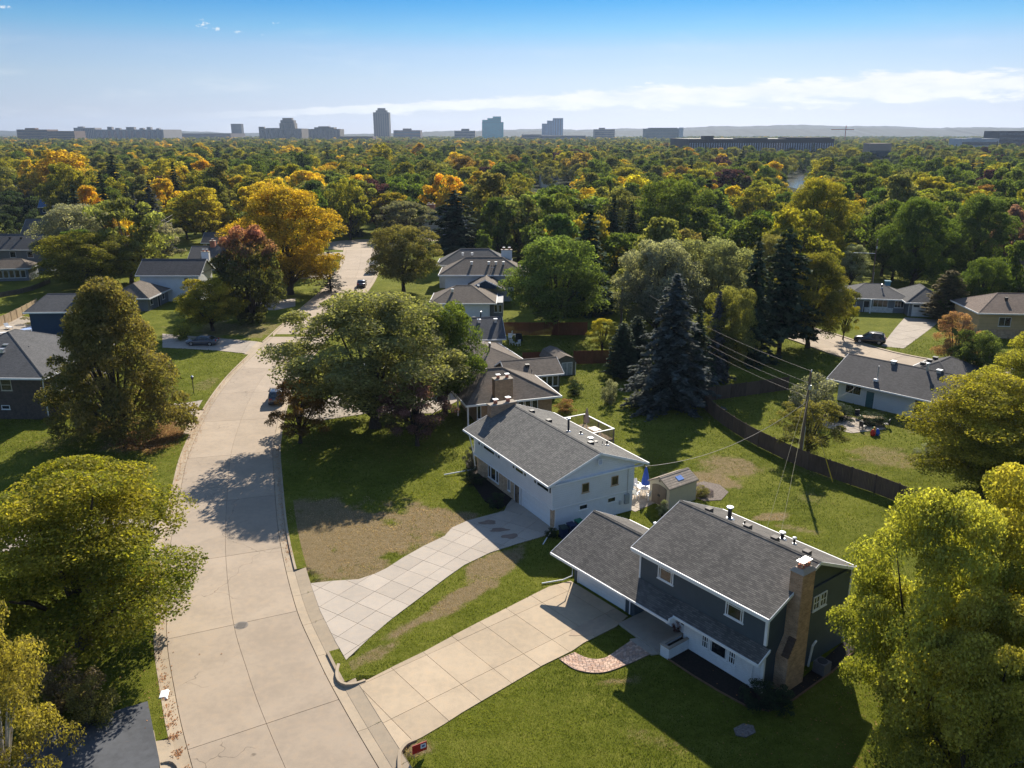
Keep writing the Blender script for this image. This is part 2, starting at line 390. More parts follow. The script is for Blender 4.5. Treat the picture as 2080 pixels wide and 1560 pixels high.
while STREET[i][1] < 236:
    j = min(i + 4 if STREET[i][1] < 140 else i + 14, len(STREET) - 1)
    if j <= i: break
    for s, op in ((1, OPEN_R), (-1, OPEN_L)):
        pl = STREET[i:j + 1].copy(); nr = SN[i:j + 1]
        d = (pl[-1] - pl[0]) / np.linalg.norm(pl[-1] - pl[0]); pl[0] += d * .012; pl[-1] -= d * .012
        strip(pl, nr, 0, j - i, s * (HALF + .02), s * (HALF + GUT), .012, -.004, th=.2).build('gutter_slab', GUTC, road)
        if not y_between((i + j) // 2, op):
            strip(pl, nr, 0, j - i, s * (HALF + GUT), s * (HALF + GUT + CURB), .125, .14, th=.4).build('curb_section', GUTC, road)
            VERGE.append((STREET[i:j + 1].copy(), SN[i:j + 1], s))
        else:
            strip(pl, nr, 0, j - i, s * (HALF + GUT), s * (HALF + GUT + .85), .01, .135, th=.3).build('apron_slab', GUTC, road)
            PAVED.append(ccw([tuple(p + n * s * (HALF + .3)) for p, n in zip(pl, nr)] + [tuple(p + n * s * (HALF + GUT + 1.0)) for p, n in zip(pl, nr)][::-1]))
    i = j
# turning circle at the far end and the road that leaves it to the right
tc = at(742, 497); mbulb = MB(); mbulb.prism([(tc[0] + 13 * math.cos(t * math.pi / 24), tc[1] + 13 * math.sin(t * math.pi / 24)) for t in range(48)], -.2, .036)
tag(mbulb.build('turning_circle_road', ROADC), 'pale concrete turning circle where the street bends behind the trees', kind='structure')
LEAVE = catmull([tc, at(800, 492), at(880, 486), at(960, 478)], 2.)
tag(strip(LEAVE, normals(LEAVE), 0, len(LEAVE) - 1, -4, 4, .04, th=.2, zc=0).build('far_road', ROADC), 'pale side road leaving the turning circle', kind='structure')
rs = strip(RIGHT_STREET, RSN, 0, len(RIGHT_STREET) - 1, -RHALF - .5, RHALF + .5, .02, th=.3, zc=0).build('right_street', SEAM)
tag(rs, 'pale concrete street behind the right-hand gardens', kind='structure')
for k in range(0, len(RIGHT_STREET) - 4, 4):
    for s in (-1, 1):
        pl = RIGHT_STREET[k:k + 5].copy(); d = (pl[-1] - pl[0]) / np.linalg.norm(pl[-1] - pl[0]); pl[0] += d * .02; pl[-1] -= d * .02
        strip(pl, RSN[k:k + 5], 0, 4, s * .02, s * RHALF, .045, th=.2, zc=0).build('road_slab', ROADC, rs)
        strip(pl, RSN[k:k + 5], 0, 4, s * (RHALF + .02), s * (RHALF + .5), .06 if s > 0 else .14, .14, th=.3, zc=0).build('curb_section', GUTC, rs)
# driveways
paved('pale_driveway', 'pale concrete driveway scored in diamonds before the white house',
      [(621, 1187), (648, 1243), (678, 1304), (703, 1341), (755, 1292), (795, 1258), (860, 1209), (909, 1172), (943, 1148), (995, 1123), (1050, 1105), (1106, 1089), (1122, 1072), (1064, 1028), (1040, 1014), (1030, 1026), (1024, 1038), (949, 1058), (918, 1072), (903, 1089), (863, 1108), (820, 1132), (786, 1154), (761, 1166), (728, 1177), (678, 1180)],
      1.84, -33.9, (725, 1225.4), DRIVE_A)
paved('tan_driveway', 'wide tan concrete driveway leading to the blue house garage',
      [(696, 1392), (742, 1470), (792, 1545), (800, 1580), (830, 1575), (814, 1545), (814, 1528), (826, 1513), (857, 1498), (903, 1471), (940, 1447), (1020, 1400), (1100, 1353), (1135, 1336), (1163, 1322), (1186, 1306), (1252, 1273), (1275, 1252), (1159, 1180), (1115, 1192), (1069, 1215), (1032, 1234), (971, 1265), (925, 1289), (863, 1323), (805, 1351), (749, 1380), (722, 1390)],
      (2.45, 3.8), 39, (937, 1391), DRIVE_B)
paved('asphalt_driveway', 'dark asphalt driveway in the bottom left corner', [(300, 1425), (325, 1548), (322, 1640), (20, 1640), (40, 1500), (110, 1478), (230, 1446)], 60, 0, (20, 1700), ASPH)
paved('driveway_apron', 'tan concrete apron between the asphalt driveway and the street', [(302, 1425), (331, 1412), (347, 1480), (368, 1560), (380, 1600), (330, 1620), (327, 1548)], (6, 3.0), 118, (300, 1488), DRIVE_B)
paved('side_driveway', 'pale driveway seen through the big honey locust', [(338, 1052), (330, 1085), (180, 1110), (20, 1120), (-120, 1128), (-120, 1075), (40, 1060), (200, 1050)], 3, 10, (200, 1080), OLDC, seam=.02)
paved('brick_house_driveway', 'short concrete driveway beside the brown maple', [(432, 812), (396, 848), (360, 850), (330, 838), (330, 822), (380, 818)], 3, 20, (400, 830), OLDC, seam=.02)
paved('sedan_driveway', 'pale driveway where the blue-grey sedan is parked', [(540, 694), (512, 718), (440, 712), (330, 706), (330, 678), (430, 686)], 3, 5, (500, 705), OLDC, seam=.02)
paved('shared_driveway', 'concrete driveway in the shade under the big elm', [(600, 838), (640, 856), (760, 838), (880, 840), (935, 812), (930, 780), (860, 776), (760, 780), (690, 800)], 3, 8, (700, 830), OLDC, seam=.02)
paved('ranch_driveway', 'tan driveway sloping up to the grey ranch garage', [(1790, 703), (1836, 708), (1895, 664), (1912, 650), (1838, 645), (1820, 665)], 3, 30, (1830, 690), OLDC, seam=.02)
paved('left_far_driveway', 'pale strip driveway by the turning circle lawn', [(702, 512), (702, 519), (660, 520), (600, 522), (600, 515), (660, 513)], 4, 0, (660, 515), OLDC)
paved('trailer_driveway', 'pale driveway holding the white trailer', [(690, 560), (660, 566), (590, 566), (590, 556), (650, 553), (690, 552)], 4, 0, (640, 560), OLDC)
paved('far_left_driveway', 'short pale driveway behind the red-topped maple', [(600, 606), (600, 622), (560, 630), (500, 630), (500, 616), (560, 610)], 4, 0, (560, 620), OLDC)
paved('rear_driveway', 'grey driveway in front of the distant chimney house', [(850, 480), (845, 470), (905, 468), (930, 478)], 4, 0, (880, 475), OLDC)
paved('corner_driveway', 'sunlit drive glimpsed under the yellow maple at the right edge', [(1990, 1540), (2010, 1500), (2060, 1478), (2160, 1480), (2160, 1560), (2000, 1570)], 3, 20, (2060, 1500), OLDC)
paved('patio', 'stone patio behind the white house', [(1284, 985), (1330, 985), (1345, 1000), (1330, 1022), (1290, 1040), (1282, 1036)], (.9, .6), 30, (1284, 985), OLDC, seam=.02, offset=True)
paved('left_pool_deck', 'pale deck round the left garden pool', [(-30, 650), (20, 640), (66, 645), (70, 690), (20, 702), (-30, 712)], 2, 20, (0, 660), OLDC, seam=.02)
paved('garden_terrace', 'stone terrace by the right-hand white ranch', [(1655, 848), (1690, 838), (1790, 862), (1800, 872), (1730, 880), (1675, 868)], (1.1, .8), 12, (1700, 850), OLDC, seam=.03, offset=True)
def stains(root, mat, spots, z=.042):
    for (u, v, rx, ry, an) in spots:
        x, y = at(u, v); n = 18; m = MB(); p = []
        for k in range(n):
            a = 6.283 * k / n; q = 1 + .16 * math.sin(a * 3 + u) + .1 * math.sin(a * 5 + v); X, Y = rx * q * math.cos(a), ry * q * math.sin(a); p.append((x + X * math.cos(an) - Y * math.sin(an), y + X * math.sin(an) + Y * math.cos(an), z))
        m.poly(ccw(p)); m.build('stain', mat, root, recalc=False)
stains(bpy.data.objects['pale_driveway'], concrete('oil_stain', (.26, .19, .15), .2, .3), ((991, 1062, .75, .42, .2), (1014, 1077, .8, .36, .1), (1036, 1090, .72, .42, .2)))
stains(bpy.data.objects['tan_driveway'], concrete('damp_stain', (.40, .31, .225), .15, .3), ((1200, 1276, 1.5, .75, .7),))
# brick walk curving from the tan driveway to the porch: every paver is real, laid in arcs
def brick_walk():
    inner = [at(*p) for p in ((1166, 1325), (1196, 1338), (1228, 1337), (1262, 1315), (1289, 1297))]
    outer = [at(*p) for p in ((1135, 1339), (1170, 1361), (1222, 1367), (1275, 1350), (1330, 1325))]
    A, B = catmull(inner, .1), catmull(outer, .1); PAVED.append(ccw([tuple(p) for p in A] + [tuple(p) for p in B[::-1]]))
    root = MB().prism(ccw([tuple(p) for p in A] + [tuple(p) for p in B[::-1]]), -.2, .02).build('brick_walk', SEAM)
    tag(root, 'curved walk of pinkish brick pavers by the tan driveway', kind='structure')
    pav = brickmat('paver_brick', (.40, .26, .19), (.52, .36, .27), (.3, .22, .17), 3, 3, .001); m = [MB() for _ in range(3)]
    rows = 12
    for r in range(rows):
        def pl(f):
            n = 200; t = np.linspace(0, 1, n)
            a = np.stack([np.interp(t, np.linspace(0, 1, len(A)), A[:, k]) for k in (0, 1)], 1); b = np.stack([np.interp(t, np.linspace(0, 1, len(B)), B[:, k]) for k in (0, 1)], 1)
            return a + (b - a) * f
        p0, p1 = pl((r + .05) / rows), pl((r + .95) / rows); L = np.concatenate([[0], np.cumsum(np.linalg.norm(np.diff(p0, axis=0), axis=1))]); n = int(L[-1] / .27)
        for k in range(n):
            i, j = [int(np.searchsorted(L, (k + q + .5 * (r % 2)) * L[-1] / (n + .5))) for q in (.05, .95)]; i, j = min(i, 199), min(j, 199)
            if i >= j: continue
            q = ccw([tuple(p0[i]), tuple(p0[j]), tuple(p1[j]), tuple(p1[i])]); random.choice(m).prism(q, 0, .045 + random.uniform(-.006, .006))
    for k, mm in enumerate(m):
        pm = plain('paver_%s' % 'abc'[k], [(.46, .30, .22), (.58, .41, .31), (.38, .27, .22)][k], .9, .25, 6.)
        o = mm.build('brick_pavers', pm, root); o['kind'] = 'stuff'
brick_walk()
for k, pts in enumerate((((688, 1350), (684, 1368), (688, 1383), (703, 1391), (724, 1389), (742, 1383)), ((812, 1580), (811, 1548), (813, 1528), (826, 1512), (846, 1503)), ((374, 1600), (362, 1556), (345, 1546), (328, 1550)))):
    pl = catmull([at(*p) for p in pts], .3); strip(pl, normals(pl), 0, len(pl) - 1, -.09, .09, .09, .1, th=.4, zc=0).build('curb_section', GUTC, road)
def manhole(u, v, label):
    x, y = at(u, v); z = -.12
    t = thing('manhole_cover', label, 'manhole', (x, y, z))
    MB().lathe([(.46, -.05), (.46, .012), (.40, .014)], seg=20).build('rim', plain('iron_rim_%d' % u, (.2, .175, .15), .7), t)
    m = MB(); m.lathe([(.37, -.05), (.37, .022)], seg=20)
    for k in range(-3, 4): m.box(-.3, .3, k * .09 - .02, k * .09 + .02, .02, .03)
    m.build('lid', plain('cast_iron_%d' % u, (.16, .14, .12), .6), t)
manhole(490, 1267, 'round iron manhole cover at the joint in the near road'); manhole(446, 936, 'small manhole cover further up the road past the shadow')
HOUSE_FOOT = []                       # filled by the houses: outlines without grass
# lawns: one sheet out to the horizon, finely divided where it is near
DRY = [(700, 1075, 5.8, 5.2, 1.), (620, 1120, 3.4, 4.4, 1.), (600, 1060, 2.4, 5, .7), (800, 1095, 5, 3.2, 1.), (870, 1060, 4.2, 2.6, .85), (640, 1040, 3.2, 4, .75), (760, 1150, 2.5, 1.6, .7), (935, 1212, 3.4, 1.0, .95, 48), (1015, 1140, 3.4, 1.5, .75, 48), (985, 1165, 2.6, 1.3, .6, 48), (860, 1258, 3.2, .8, .75, 48), (770, 1325, 2.2, .6, .6, 48), (720, 1350, 1.2, .6, .5, 48),
       (1420, 975, 3.6, 2.0, .72), (1500, 950, 3.5, 3.0, .62), (1450, 945, 2.4, 3.2, .5), (1560, 1050, 1.9, .6, .72, 20), (1620, 1075, 1.8, .5, .5, -20), (1650, 1010, 2, 2, .35), (1205, 1350, 1.2, .5, .4, 20), (1330, 1500, 2.4, .8, .35, -30), (1250, 1385, 1.5, .35, .6, 15),
       (330, 880, 4.5, 4.0, .85), (250, 900, 4, 3, .6), (380, 860, 2, 3, .5), (120, 900, 4, 3, .3), (420, 780, 2, 3, .4), (1800, 930, 5, 3, .5), (1790, 860, 6, 4, .35), (1700, 960, 4, 2, .3), (845, 1520, 1.2, .8, .7), (480, 670, 9, 7, .5)]
LITTER = [(330, 885, 5.5, 4.5, .8), (270, 870, 5, 4, .9), (370, 880, 1.5, 5, .6)]
def fractal(px, py, seed, scale):
    r = np.random.RandomState(seed); s = np.zeros(px.shape)
    for o in range(5):
        for k in range(3):
            a = r.uniform(0, 6.28); f = 2 ** o / scale * r.uniform(.8, 1.2); s += np.sin((px * math.cos(a) + py * math.sin(a)) * f + r.uniform(0, 6.28)) / (1.6 ** o) / 3
    return s
def dry_at(px, py, lst=None):
    d = np.zeros(px.shape)
    n = fractal(px, py, 3, 1.6) * .42 + fractal(px, py, 13, .5) * .22
    for (u, v, rx, ry, k, *an) in (lst or DRY):
        x, y = at(u, v); c, s = math.cos(R(an[0] if an else 0)), math.sin(R(an[0] if an else 0))
        q = np.hypot(((px - x) * c + (py - y) * s) / rx, ((py - y) * c - (px - x) * s) / ry) + n
        d = np.maximum(d, k * np.clip((1.25 - q) / .6, 0, 1))
    return d
def make_ground():
    def axis(a, b, st, far, g):
        c = list(np.arange(a, b + .01, st)); s = st; x = b
        while x < far: s *= g; x += s; c.append(x)
        return c
    xs = np.array([-q for q in axis(0, 66, .55, 9000, 1.22)[:0:-1]] + axis(0, 66, .55, 9000, 1.22)); ys = np.array([-300, -60, 0, 10, 20] + axis(26, 142, .55, 9000, 1.2))
    X, Y = np.meshgrid(xs, ys); X = X.ravel(); Y = Y.ravel(); Zz = np.zeros(X.shape)
    near = (abs(X) < 90) & (Y < 150)
    d = np.full(X.shape, 99.); d[near] = seg_dist(X[near], Y[near], STREET)
    Zz[(d < HALF + GUT + CURB + .03) & (Y < 132)] = -.4
    bump = np.minimum(fractal(X, Y, 9, 9) * .02 - .015, 0); Zz[(d > 7) & near] += bump[(d > 7) & near]
    for p in PAVED:
        q = np.array(p); bb = (X > q[:, 0].min()) & (X < q[:, 0].max()) & (Y > q[:, 1].min()) & (Y < q[:, 1].max())
        idx = np.where(bb)[0]; idx = idx[inside(X[idx], Y[idx], p)]; idx = idx[d[idx] < 6.4]; Zz[idx] = np.minimum(Zz[idx], -.25)
    nx, ny = len(xs), len(ys); i = np.arange(nx * ny).reshape(ny, nx)
    F = np.stack([i[:-1, :-1], i[:-1, 1:], i[1:, 1:], i[1:, :-1]], -1).reshape(-1, 4)
    me = bpy.data.meshes.new('lawn'); me.from_pydata(np.stack([X, Y, Zz], 1).tolist(), [], F.tolist())
    for nm, val in (('dry', np.where(near, dry_at(X, Y), 0)), ('litter', np.where(near, dry_at(X, Y, LITTER), 0))):
        at_ = me.attributes.new(nm, 'FLOAT', 'POINT'); at_.data.foreach_set('value', val.astype(np.float32))
    m, t = newmat('lawn_grass'); pos = t('ShaderNodeNewGeometry').outputs['Position']
    n1 = t.noise(pos, .25, 4, .6); n2 = t.noise(pos, 2.0, 5, .65); n3 = t.noise(pos, 14, 4, .7); dist = t('ShaderNodeSeparateXYZ', i_0=pos).outputs[1]
    f = t.math('ADD', t.math('MULTIPLY', n1, .45), t.math('ADD', t.math('MULTIPLY', n2, .35), t.math('MULTIPLY', n3, .35)))
    g = t.ramp(f, [(.36, (.050, .063, .008)), (.55, (.120, .138, .016)), (.72, (.20, .203, .036))])
    dr = t('ShaderNodeAttribute', attribute_name='dry').outputs['Fac']; li = t('ShaderNodeAttribute', attribute_name='litter').outputs['Fac']
    df = t.smooth(t.math('ADD', dr, t.math('MULTIPLY', t.math('SUBTRACT', t.math('ADD', n2, n3), 1.), .75)), .22, .72)
    tan = t.ramp(t.math('ADD', t.math('MULTIPLY', n3, .7), t.math('MULTIPLY', n2, .4)), [(.35, (.14, .105, .045)), (.75, (.32, .245, .145))])
    k = t.mix(df, g, tan)
    k = t.mix(t.math('MULTIPLY', t.smooth(t.math('ADD', li, t.math('MULTIPLY', t.math('SUBTRACT', n3, .5), 1.2)), .25, .7), .85), k, t.ramp(n3, [(.4, (.11, .055, .016)), (.65, (.24, .12, .035))]))
    k = t.mix(t.smooth(dist, 250., 420.), k, (.018, .026, .008, 1))
    finish(t, k, 1., t.math('ADD', n3, t.math('MULTIPLY', t.noise(pos, 40, 2), .6)), .05, 0, .9, .09); me.materials.append(m)
    vg = MB()
    for pl, nr, sd in VERGE:
        if pl[-1][1] < 134:
            q = strip(pl, nr, 0, len(pl) - 1, sd * (HALF + GUT + CURB - .01), sd * (HALF + GUT + CURB + .75), .124, .122, th=.2); i = len(vg.v); vg.v += q.v; vg.f += [tuple(i + k for k in f) for f in q.f]; vg.m += q.m
    tag(vg.build('verge', m), 'grass verge along the kerbs', kind='structure')
    return tag(link('lawn', me), 'green suburban lawns with dry tan patches', kind='structure')
# ------------------------------------------------------------------ houses
class House:
    """local axes: s along the front, t towards the back, z up; the Empty stands at the front corner"""
    def __init__(h, name, label, loc, deg, trim=None, cat='house'):
        h.root = thing(name, label, cat, (*loc, 0), R(deg)); h.trim = trim or WHITE; h.loc = loc; h.deg = deg
    def foot(h, s0, s1, t0, t1):
        a = R(h.deg); c, s = math.cos(a), math.sin(a)
        HOUSE_FOOT.append([(h.loc[0] + c * p - s * q, h.loc[1] + s * p + c * q) for p, q in ((s0, t0), (s1, t0), (s1, t1), (s0, t1))])
    def walls(h, s0, s1, t0, t1, z0, z1, mat, name='wall', foot=True):
        if foot and z0 < .5: h.foot(s0, s1, t0, t1)
        return MB().box(s0, s1, t0, t1, z0 - (.3 if z0 == 0 else 0), z1).build(name, mat, h.root)
    def gable(h, s0, s1, t0, t1, ze, zr, mat, wall=None, ov=.4, axis='s', tm=None, ze2=None, th=.13, name='roof', fascia=True, rakes=(1, 1)):
        f = (lambda a, b, z: (a, b, z)) if axis == 's' else (lambda a, b, z: (b, a, z))
        a0, a1, b0, b1 = (s0, s1, t0, t1) if axis == 's' else (t0, t1, s0, s1)
        bm = (b0 + b1) / 2 if tm is None else tm; ze2 = ze if ze2 is None else ze2
        m = MB()
        for q in ([(a0, b0, ze), (a1, b0, ze), (a1, bm, zr), (a0, bm, zr)], [(a1, b1, ze2), (a0, b1, ze2), (a0, bm, zr), (a1, bm, zr)]):
            q = [f(*p) for p in q]
            if area([(x, y) for x, y, z in q]) < 0: q = q[::-1]
            m.slab(q, th)
        r = m.build(name, mat, h.root)
        cp = MB(); w = .16
        k0, k1 = (zr - ze) / (bm - b0), (zr - ze2) / (b1 - bm)
        cp.slab([f(a0, bm - w, zr - w * k0 + .03), f(a1, bm - w, zr - w * k0 + .03), f(a1, bm, zr + .035), f(a0, bm, zr + .035)][::1 if axis == 's' else -1], .03)
        cp.slab([f(a0, bm, zr + .035), f(a1, bm, zr + .035), f(a1, bm + w, zr - w * k1 + .03), f(a0, bm + w, zr - w * k1 + .03)][::1 if axis == 's' else -1], .03)
        cp.build('ridge_cap', mat, r)
        if wall:
            for a in (a0 + ov, a1 - ov):
                lo = lambda b: (ze + (b - b0) * k0 if b < bm else ze2 + (b1 - b) * k1) - th - .01
                bb0, bb1 = b0 + ov, b1 - ov; zb = min(lo(bb0), lo(bb1)) - .02
                pts = [f(a, bb0, zb), f(a, bb1, zb), f(a, bb1, lo(bb1)), f(a, bm, lo(bm)), f(a, bb0, lo(bb0))]
                g = MB(); e = .06 if a == a0 + ov else -.06
                p2 = [f(a + e, bb0, zb), f(a + e, bb1, zb), f(a + e, bb1, lo(bb1)), f(a + e, bm, lo(bm)), f(a + e, bb0, lo(bb0))]
                g.poly(pts); g.poly(p2[::-1])
                for i in range(5): j = (i + 1) % 5; g.poly([pts[j], pts[i], p2[i], p2[j]])
                g.build('gable_wall', wall, h.root)
        if fascia:
            m = MB(); e = .05
            def bar(p, q, b, hh): # along eave
                m.box(*( (p, q, b - e, b + e) if axis == 's' else (b - e, b + e, p, q)), hh - th - .06, hh - .015)
            bar(a0, a1, b0 - e - .003, ze); m.build('gutter', h.trim, r); m = MB(); bar(a0, a1, b1 + e + .003, ze2)
            m.build('gutter', h.trim, r)
            for a in [q for q, on in zip((a0 - .012, a1 + .012), rakes) if on]:
                for (p, zp, q, zq) in ((b0, ze, bm, zr), (bm, zr, b1, ze2)):
                    rk = MB(); rk.hexa([f(a - .02, p, zp - th - .07), f(a + .02, p, zp - th - .07), f(a + .02, q, zq - th - .07), f(a - .02, q, zq - th - .07), f(a - .02, p, zp + .012), f(a + .02, p, zp + .012), f(a + .02, q, zq + .012), f(a - .02, q, zq + .012)])
                    rk.build('rake_board', h.trim, r)
        return r
    def hip(h, s0, s1, t0, t1, ze, zr, mat, ins=None, axis='s', name='roof', th=.13, ins2=None):
        f = (lambda a, b, z: (a, b, z)) if axis == 's' else (lambda a, b, z: (b, a, z))
        a0, a1, b0, b1 = (s0, s1, t0, t1) if axis == 's' else (t0, t1, s0, s1)
        ins = (b1 - b0) / 2 if ins is None else ins; ins2 = ins if ins2 is None else ins2; bm = (b0 + b1) / 2
        A, B, Cc, D, r0, r1 = (a0, b0, ze), (a1, b0, ze), (a1, b1, ze), (a0, b1, ze), (a0 + ins, bm, zr), (a1 - ins2, bm, zr)
        m = MB()
        for q in ([A, B, r1, r0], [B, Cc, r1], [Cc, D, r0, r1], [D, A, r0]):
            q = [f(*p) for p in q]
            if area([(x, y) for x, y, z in q]) < 0: q = q[::-1]
            m.poly(q)
        m.poly([f(*p) for p in (A, D, Cc, B)])
        r = m.build(name, mat, h.root, recalc=False)
        cp = MB()
        for p, q in ((A, r0), (B, r1), (Cc, r1), (D, r0), (r0, r1)):
            p, q = Vector(f(*p)), Vector(f(*q)); d = (q - p).normalized(); n = d.cross(Vector((0, 0, 1))).normalized() * .13; u = Vector((0, 0, .03)); dn = Vector((0, 0, -.02))
            if (q - p).length < .2: continue
            cp.poly([p + n + dn, q + n + dn, q + u, p + u]); cp.poly([p + u, q + u, q - n + dn, p - n + dn])
        cp.build('ridge_cap', mat, r)
        g = MB(); e = .1
        g.box(s0 - e, s1 + e, t0 - e, t0, ze - .2, ze + .02); g.box(s0 - e, s1 + e, t1, t1 + e, ze - .2, ze + .02)
        g.box(s0 - e, s0, t0, t1, ze - .2, ze + .02); g.box(s1, s1 + e, t0, t1, ze - .2, ze + .02)
        g.build('gutter', h.trim, r)
        return r
    def m(h, face, c):
        """maps (along the wall, height, outward) onto the house for a wall plane"""
        return {'F': lambda a, z, d: (a, c - d, z), 'B': lambda a, z, d: (a, c + d, z), 'L': lambda a, z, d: (c - d, a, z), 'R': lambda a, z, d: (c + d, a, z)}[face]
    def bx(h, mb, f, a0, a1, z0, z1, d0, d1):
        p, q = f(a0, z0, d0), f(a1, z1, d1); mb.box(p[0], q[0], p[1], q[1], p[2], q[2])
    def window(h, face, c, a, z, w, hh, bars=(), trim=None, fr=.07, glass=None, sill=True):
        f = h.m(face, c); m = MB(); tr = trim or h.trim
        for q in ((a, a + w, z, z + fr), (a, a + w, z + hh - fr, z + hh), (a, a + fr, z + fr, z + hh - fr), (a + w - fr, a + w, z + fr, z + hh - fr)): h.bx(m, f, *q, -.02, .055)
        o = m.build('window', tr, h.root)
        g = MB(); h.bx(g, f, a + fr, a + w - fr, z + fr, z + hh - fr, -.02, .018); g.build('pane', glass or GLASS, o)
        if bars:
            b = MB()
            for kind, p in bars:
                if kind == 'v': h.bx(b, f, a + w * p - .025, a + w * p + .025, z + fr, z + hh - fr, 0, .04)
                else: h.bx(b, f, a + fr, a + w - fr, z + hh * p - .025, z + hh * p + .025, 0, .037)
            b.build('muntin', tr, o)
        if sill:
            b = MB(); h.bx(b, f, a - .06, a + w + .06, z - .06, z - .002, 0, .09); b.build('sill', tr, o)
        return o
    def door(h, face, c, a, z, w, hh, mat, frame=None, handle=True):
        f = h.m(face, c); m = MB()
        for q in ((a - .08, a, z, z + hh + .08), (a + w, a + w + .08, z, z + hh + .08), (a, a + w, z + hh, z + hh + .08)): h.bx(m, f, *q, -.02, .05)
        o = m.build('door', frame or h.trim, h.root)
        b = MB(); h.bx(b, f, a, a + w, z, z + hh, -.02, .03); b.build('door_leaf', mat, o)
        if handle:
            k = MB(); h.bx(k, f, a + w - .14, a + w - .08, z + .95, z + 1.1, .03, .07); k.build('handle', DARK, o)
        return o
    def garage(h, face, c, a, z, w, hh, rows=4, cols=4, mat=None, lights=False):
        f = h.m(face, c); m = MB(); mt = mat or WHITE
        for q in ((a - .1, a, z, z + hh + .1), (a + w, a + w + .1, z, z + hh + .1), (a, a + w, z + hh, z + hh + .1)): h.bx(m, f, *q, -.02, .06)
        o = m.build('garage_door', h.trim, h.root)
        for r in range(rows):
            b = MB(); z0, z1 = z + hh * r / rows + .008, z + hh * (r + 1) / rows - .008
            h.bx(b, f, a, a + w, z0, z1, -.02, .012)
            for k in range(cols):
                x0, x1 = a + w * k / cols + .08, a + w * (k + 1) / cols - .08
                if not (lights and r == rows - 1): h.bx(b, f, x0, x1, z0 + .09, z1 - .09, 0, .026)
            p = b.build('door_panel', mt, o)
            if lights and r == rows - 1:
                for k in range(cols):
                    g = MB(); h.bx(g, f, a + w * k / cols + .12, a + w * (k + 1) / cols - .12, z0 + .08, z1 - .08, 0, .03); g.build('pane', GLASS, p)
        return o
    def downspout(h, pts, r=.045, name='downspout'): return MB().tube(pts, r, 6).build(name, h.trim, h.root)
    def vent(h, s, t, z, w=.34, hh=.17, mat=None, dp=None, top=True):
        m = MB().box(s - w / 2, s + w / 2, t - (dp or w) / 2, t + (dp or w) / 2, z - .2, z + hh * .7)
        o = m.build('roof_vent', mat or DARK, h.root)
        if top: MB().box(s - w * .62, s + w * .62, t - (dp or w) * .62, t + (dp or w) * .62, z + hh * .7, z + hh).build('vent_cap', mat or DARK, o)
        return o
    def pipe(h, s, t, z, hh, r=.07, cap=True, mat=None):
        o = MB().tube([(s, t, z - .25), (s, t, z + hh)], r, 8).build('vent_pipe', mat or DARK, h.root)
        MB().lathe([(r * 2.6, z - .04), (r * 1.5, z + .07)], s, t, 8).build('flashing', GALV, o)
        if cap: MB().lathe([(r * 1.1, z + hh), (r * 1.9, z + hh + .05), (r * 1.7, z + hh + .13), (.02, z + hh + .17)], s, t, 8).build('cap', GALV, o)
        return o
    def chimney(h, s0, s1, t0, t1, z0, z1, mat, flues=2, capmat=None, along='s', lids=True):
        o = MB().box(s0, s1, t0, t1, z0, z1).build('chimney', mat, h.root)
        MB().box(s0 - .06, s1 + .06, t0 - .06, t1 + .06, z1, z1 + .1).build('crown', capmat or OLDC, o)
        for k in range(flues):
            q = (k + .5) / flues; x, y = ((s0 + (s1 - s0) * q, (t0 + t1) / 2) if along == 's' else ((s0 + s1) / 2, t0 + (t1 - t0) * q))
            e = .15; fl = MB().box(x - e, x + e, y - e, y + e, z1 + .1, z1 + .36).build('flue', CLAY, o)
            if lids:
                l = MB()
                for dx in (-.12, .12):
                    for dy in (-.12, .12): l.box(x + dx - .01, x + dx + .01, y + dy - .01, y + dy + .01, z1 + .36, z1 + .52)
                l.box(x - .25, x + .25, y - .25, y + .25, z1 + .52, z1 + .56); l.build('flue_lid', GALV, fl)
        return o
CLAY = plain('flue_clay', (.42, .17, .11), .85)
SH_BLUE = shingles('grey_shingles', (.128, .122, .116), .42)
SH_WHITE = shingles('silver_grey_shingles', (.155, .153, .147), .36, row=.16)
SH_TAN = shingles('brown_grey_shingles', (.17, .144, .122), .3)
SH_DARK = shingles('charcoal_shingles', (.092, .09, .092), .3, (1, .98, .97))
SH_SLATE = shingles('slate_shingles', (.085, .088, .098), .25, (1, 1, 1))
SH_LEFT = shingles('left_grey_shingles', (.115, .115, .118), .26, (1, .99, .97))
SH_PINK = shingles('weathered_brown_shingles', (.2, .155, .13), .3)
S_BLUE = siding('slate_blue_siding', (.062, .084, .105), .15); S_WHITE = siding('white_siding', (.66, .68, .71), .2, .03); S_NAVY = siding('navy_siding', (.02, .05, .10), .15)
S_GREY = siding('grey_siding', (.17, .19, .22), .16); S_LGREY = siding('light_grey_siding', (.42, .44, .46), .16); S_OLIVE = siding('olive_siding', (.085, .08, .06), .15); S_TAN = siding('tan_stucco', (.5, .38, .22), .6)
B_CHIM = brickmat('tan_chimney_brick', (.46, .27, .16), (.31, .175, .105), (.4, .31, .22), .24, .085, .012)
B_WALL = brickmat('brown_front_brick', (.40, .26, .16), (.54, .38, .25), (.42, .34, .26), .34, .11, .016)
B_WHITE = brickmat('white_painted_brick', (.68, .69, .70), (.73, .74, .75), (.58, .59, .6), .22, .08, .01, var=.07)
B_DARK = brickmat('dark_brick', (.075, .058, .048), (.10, .075, .06), (.12, .1, .09), .22, .08, .01)
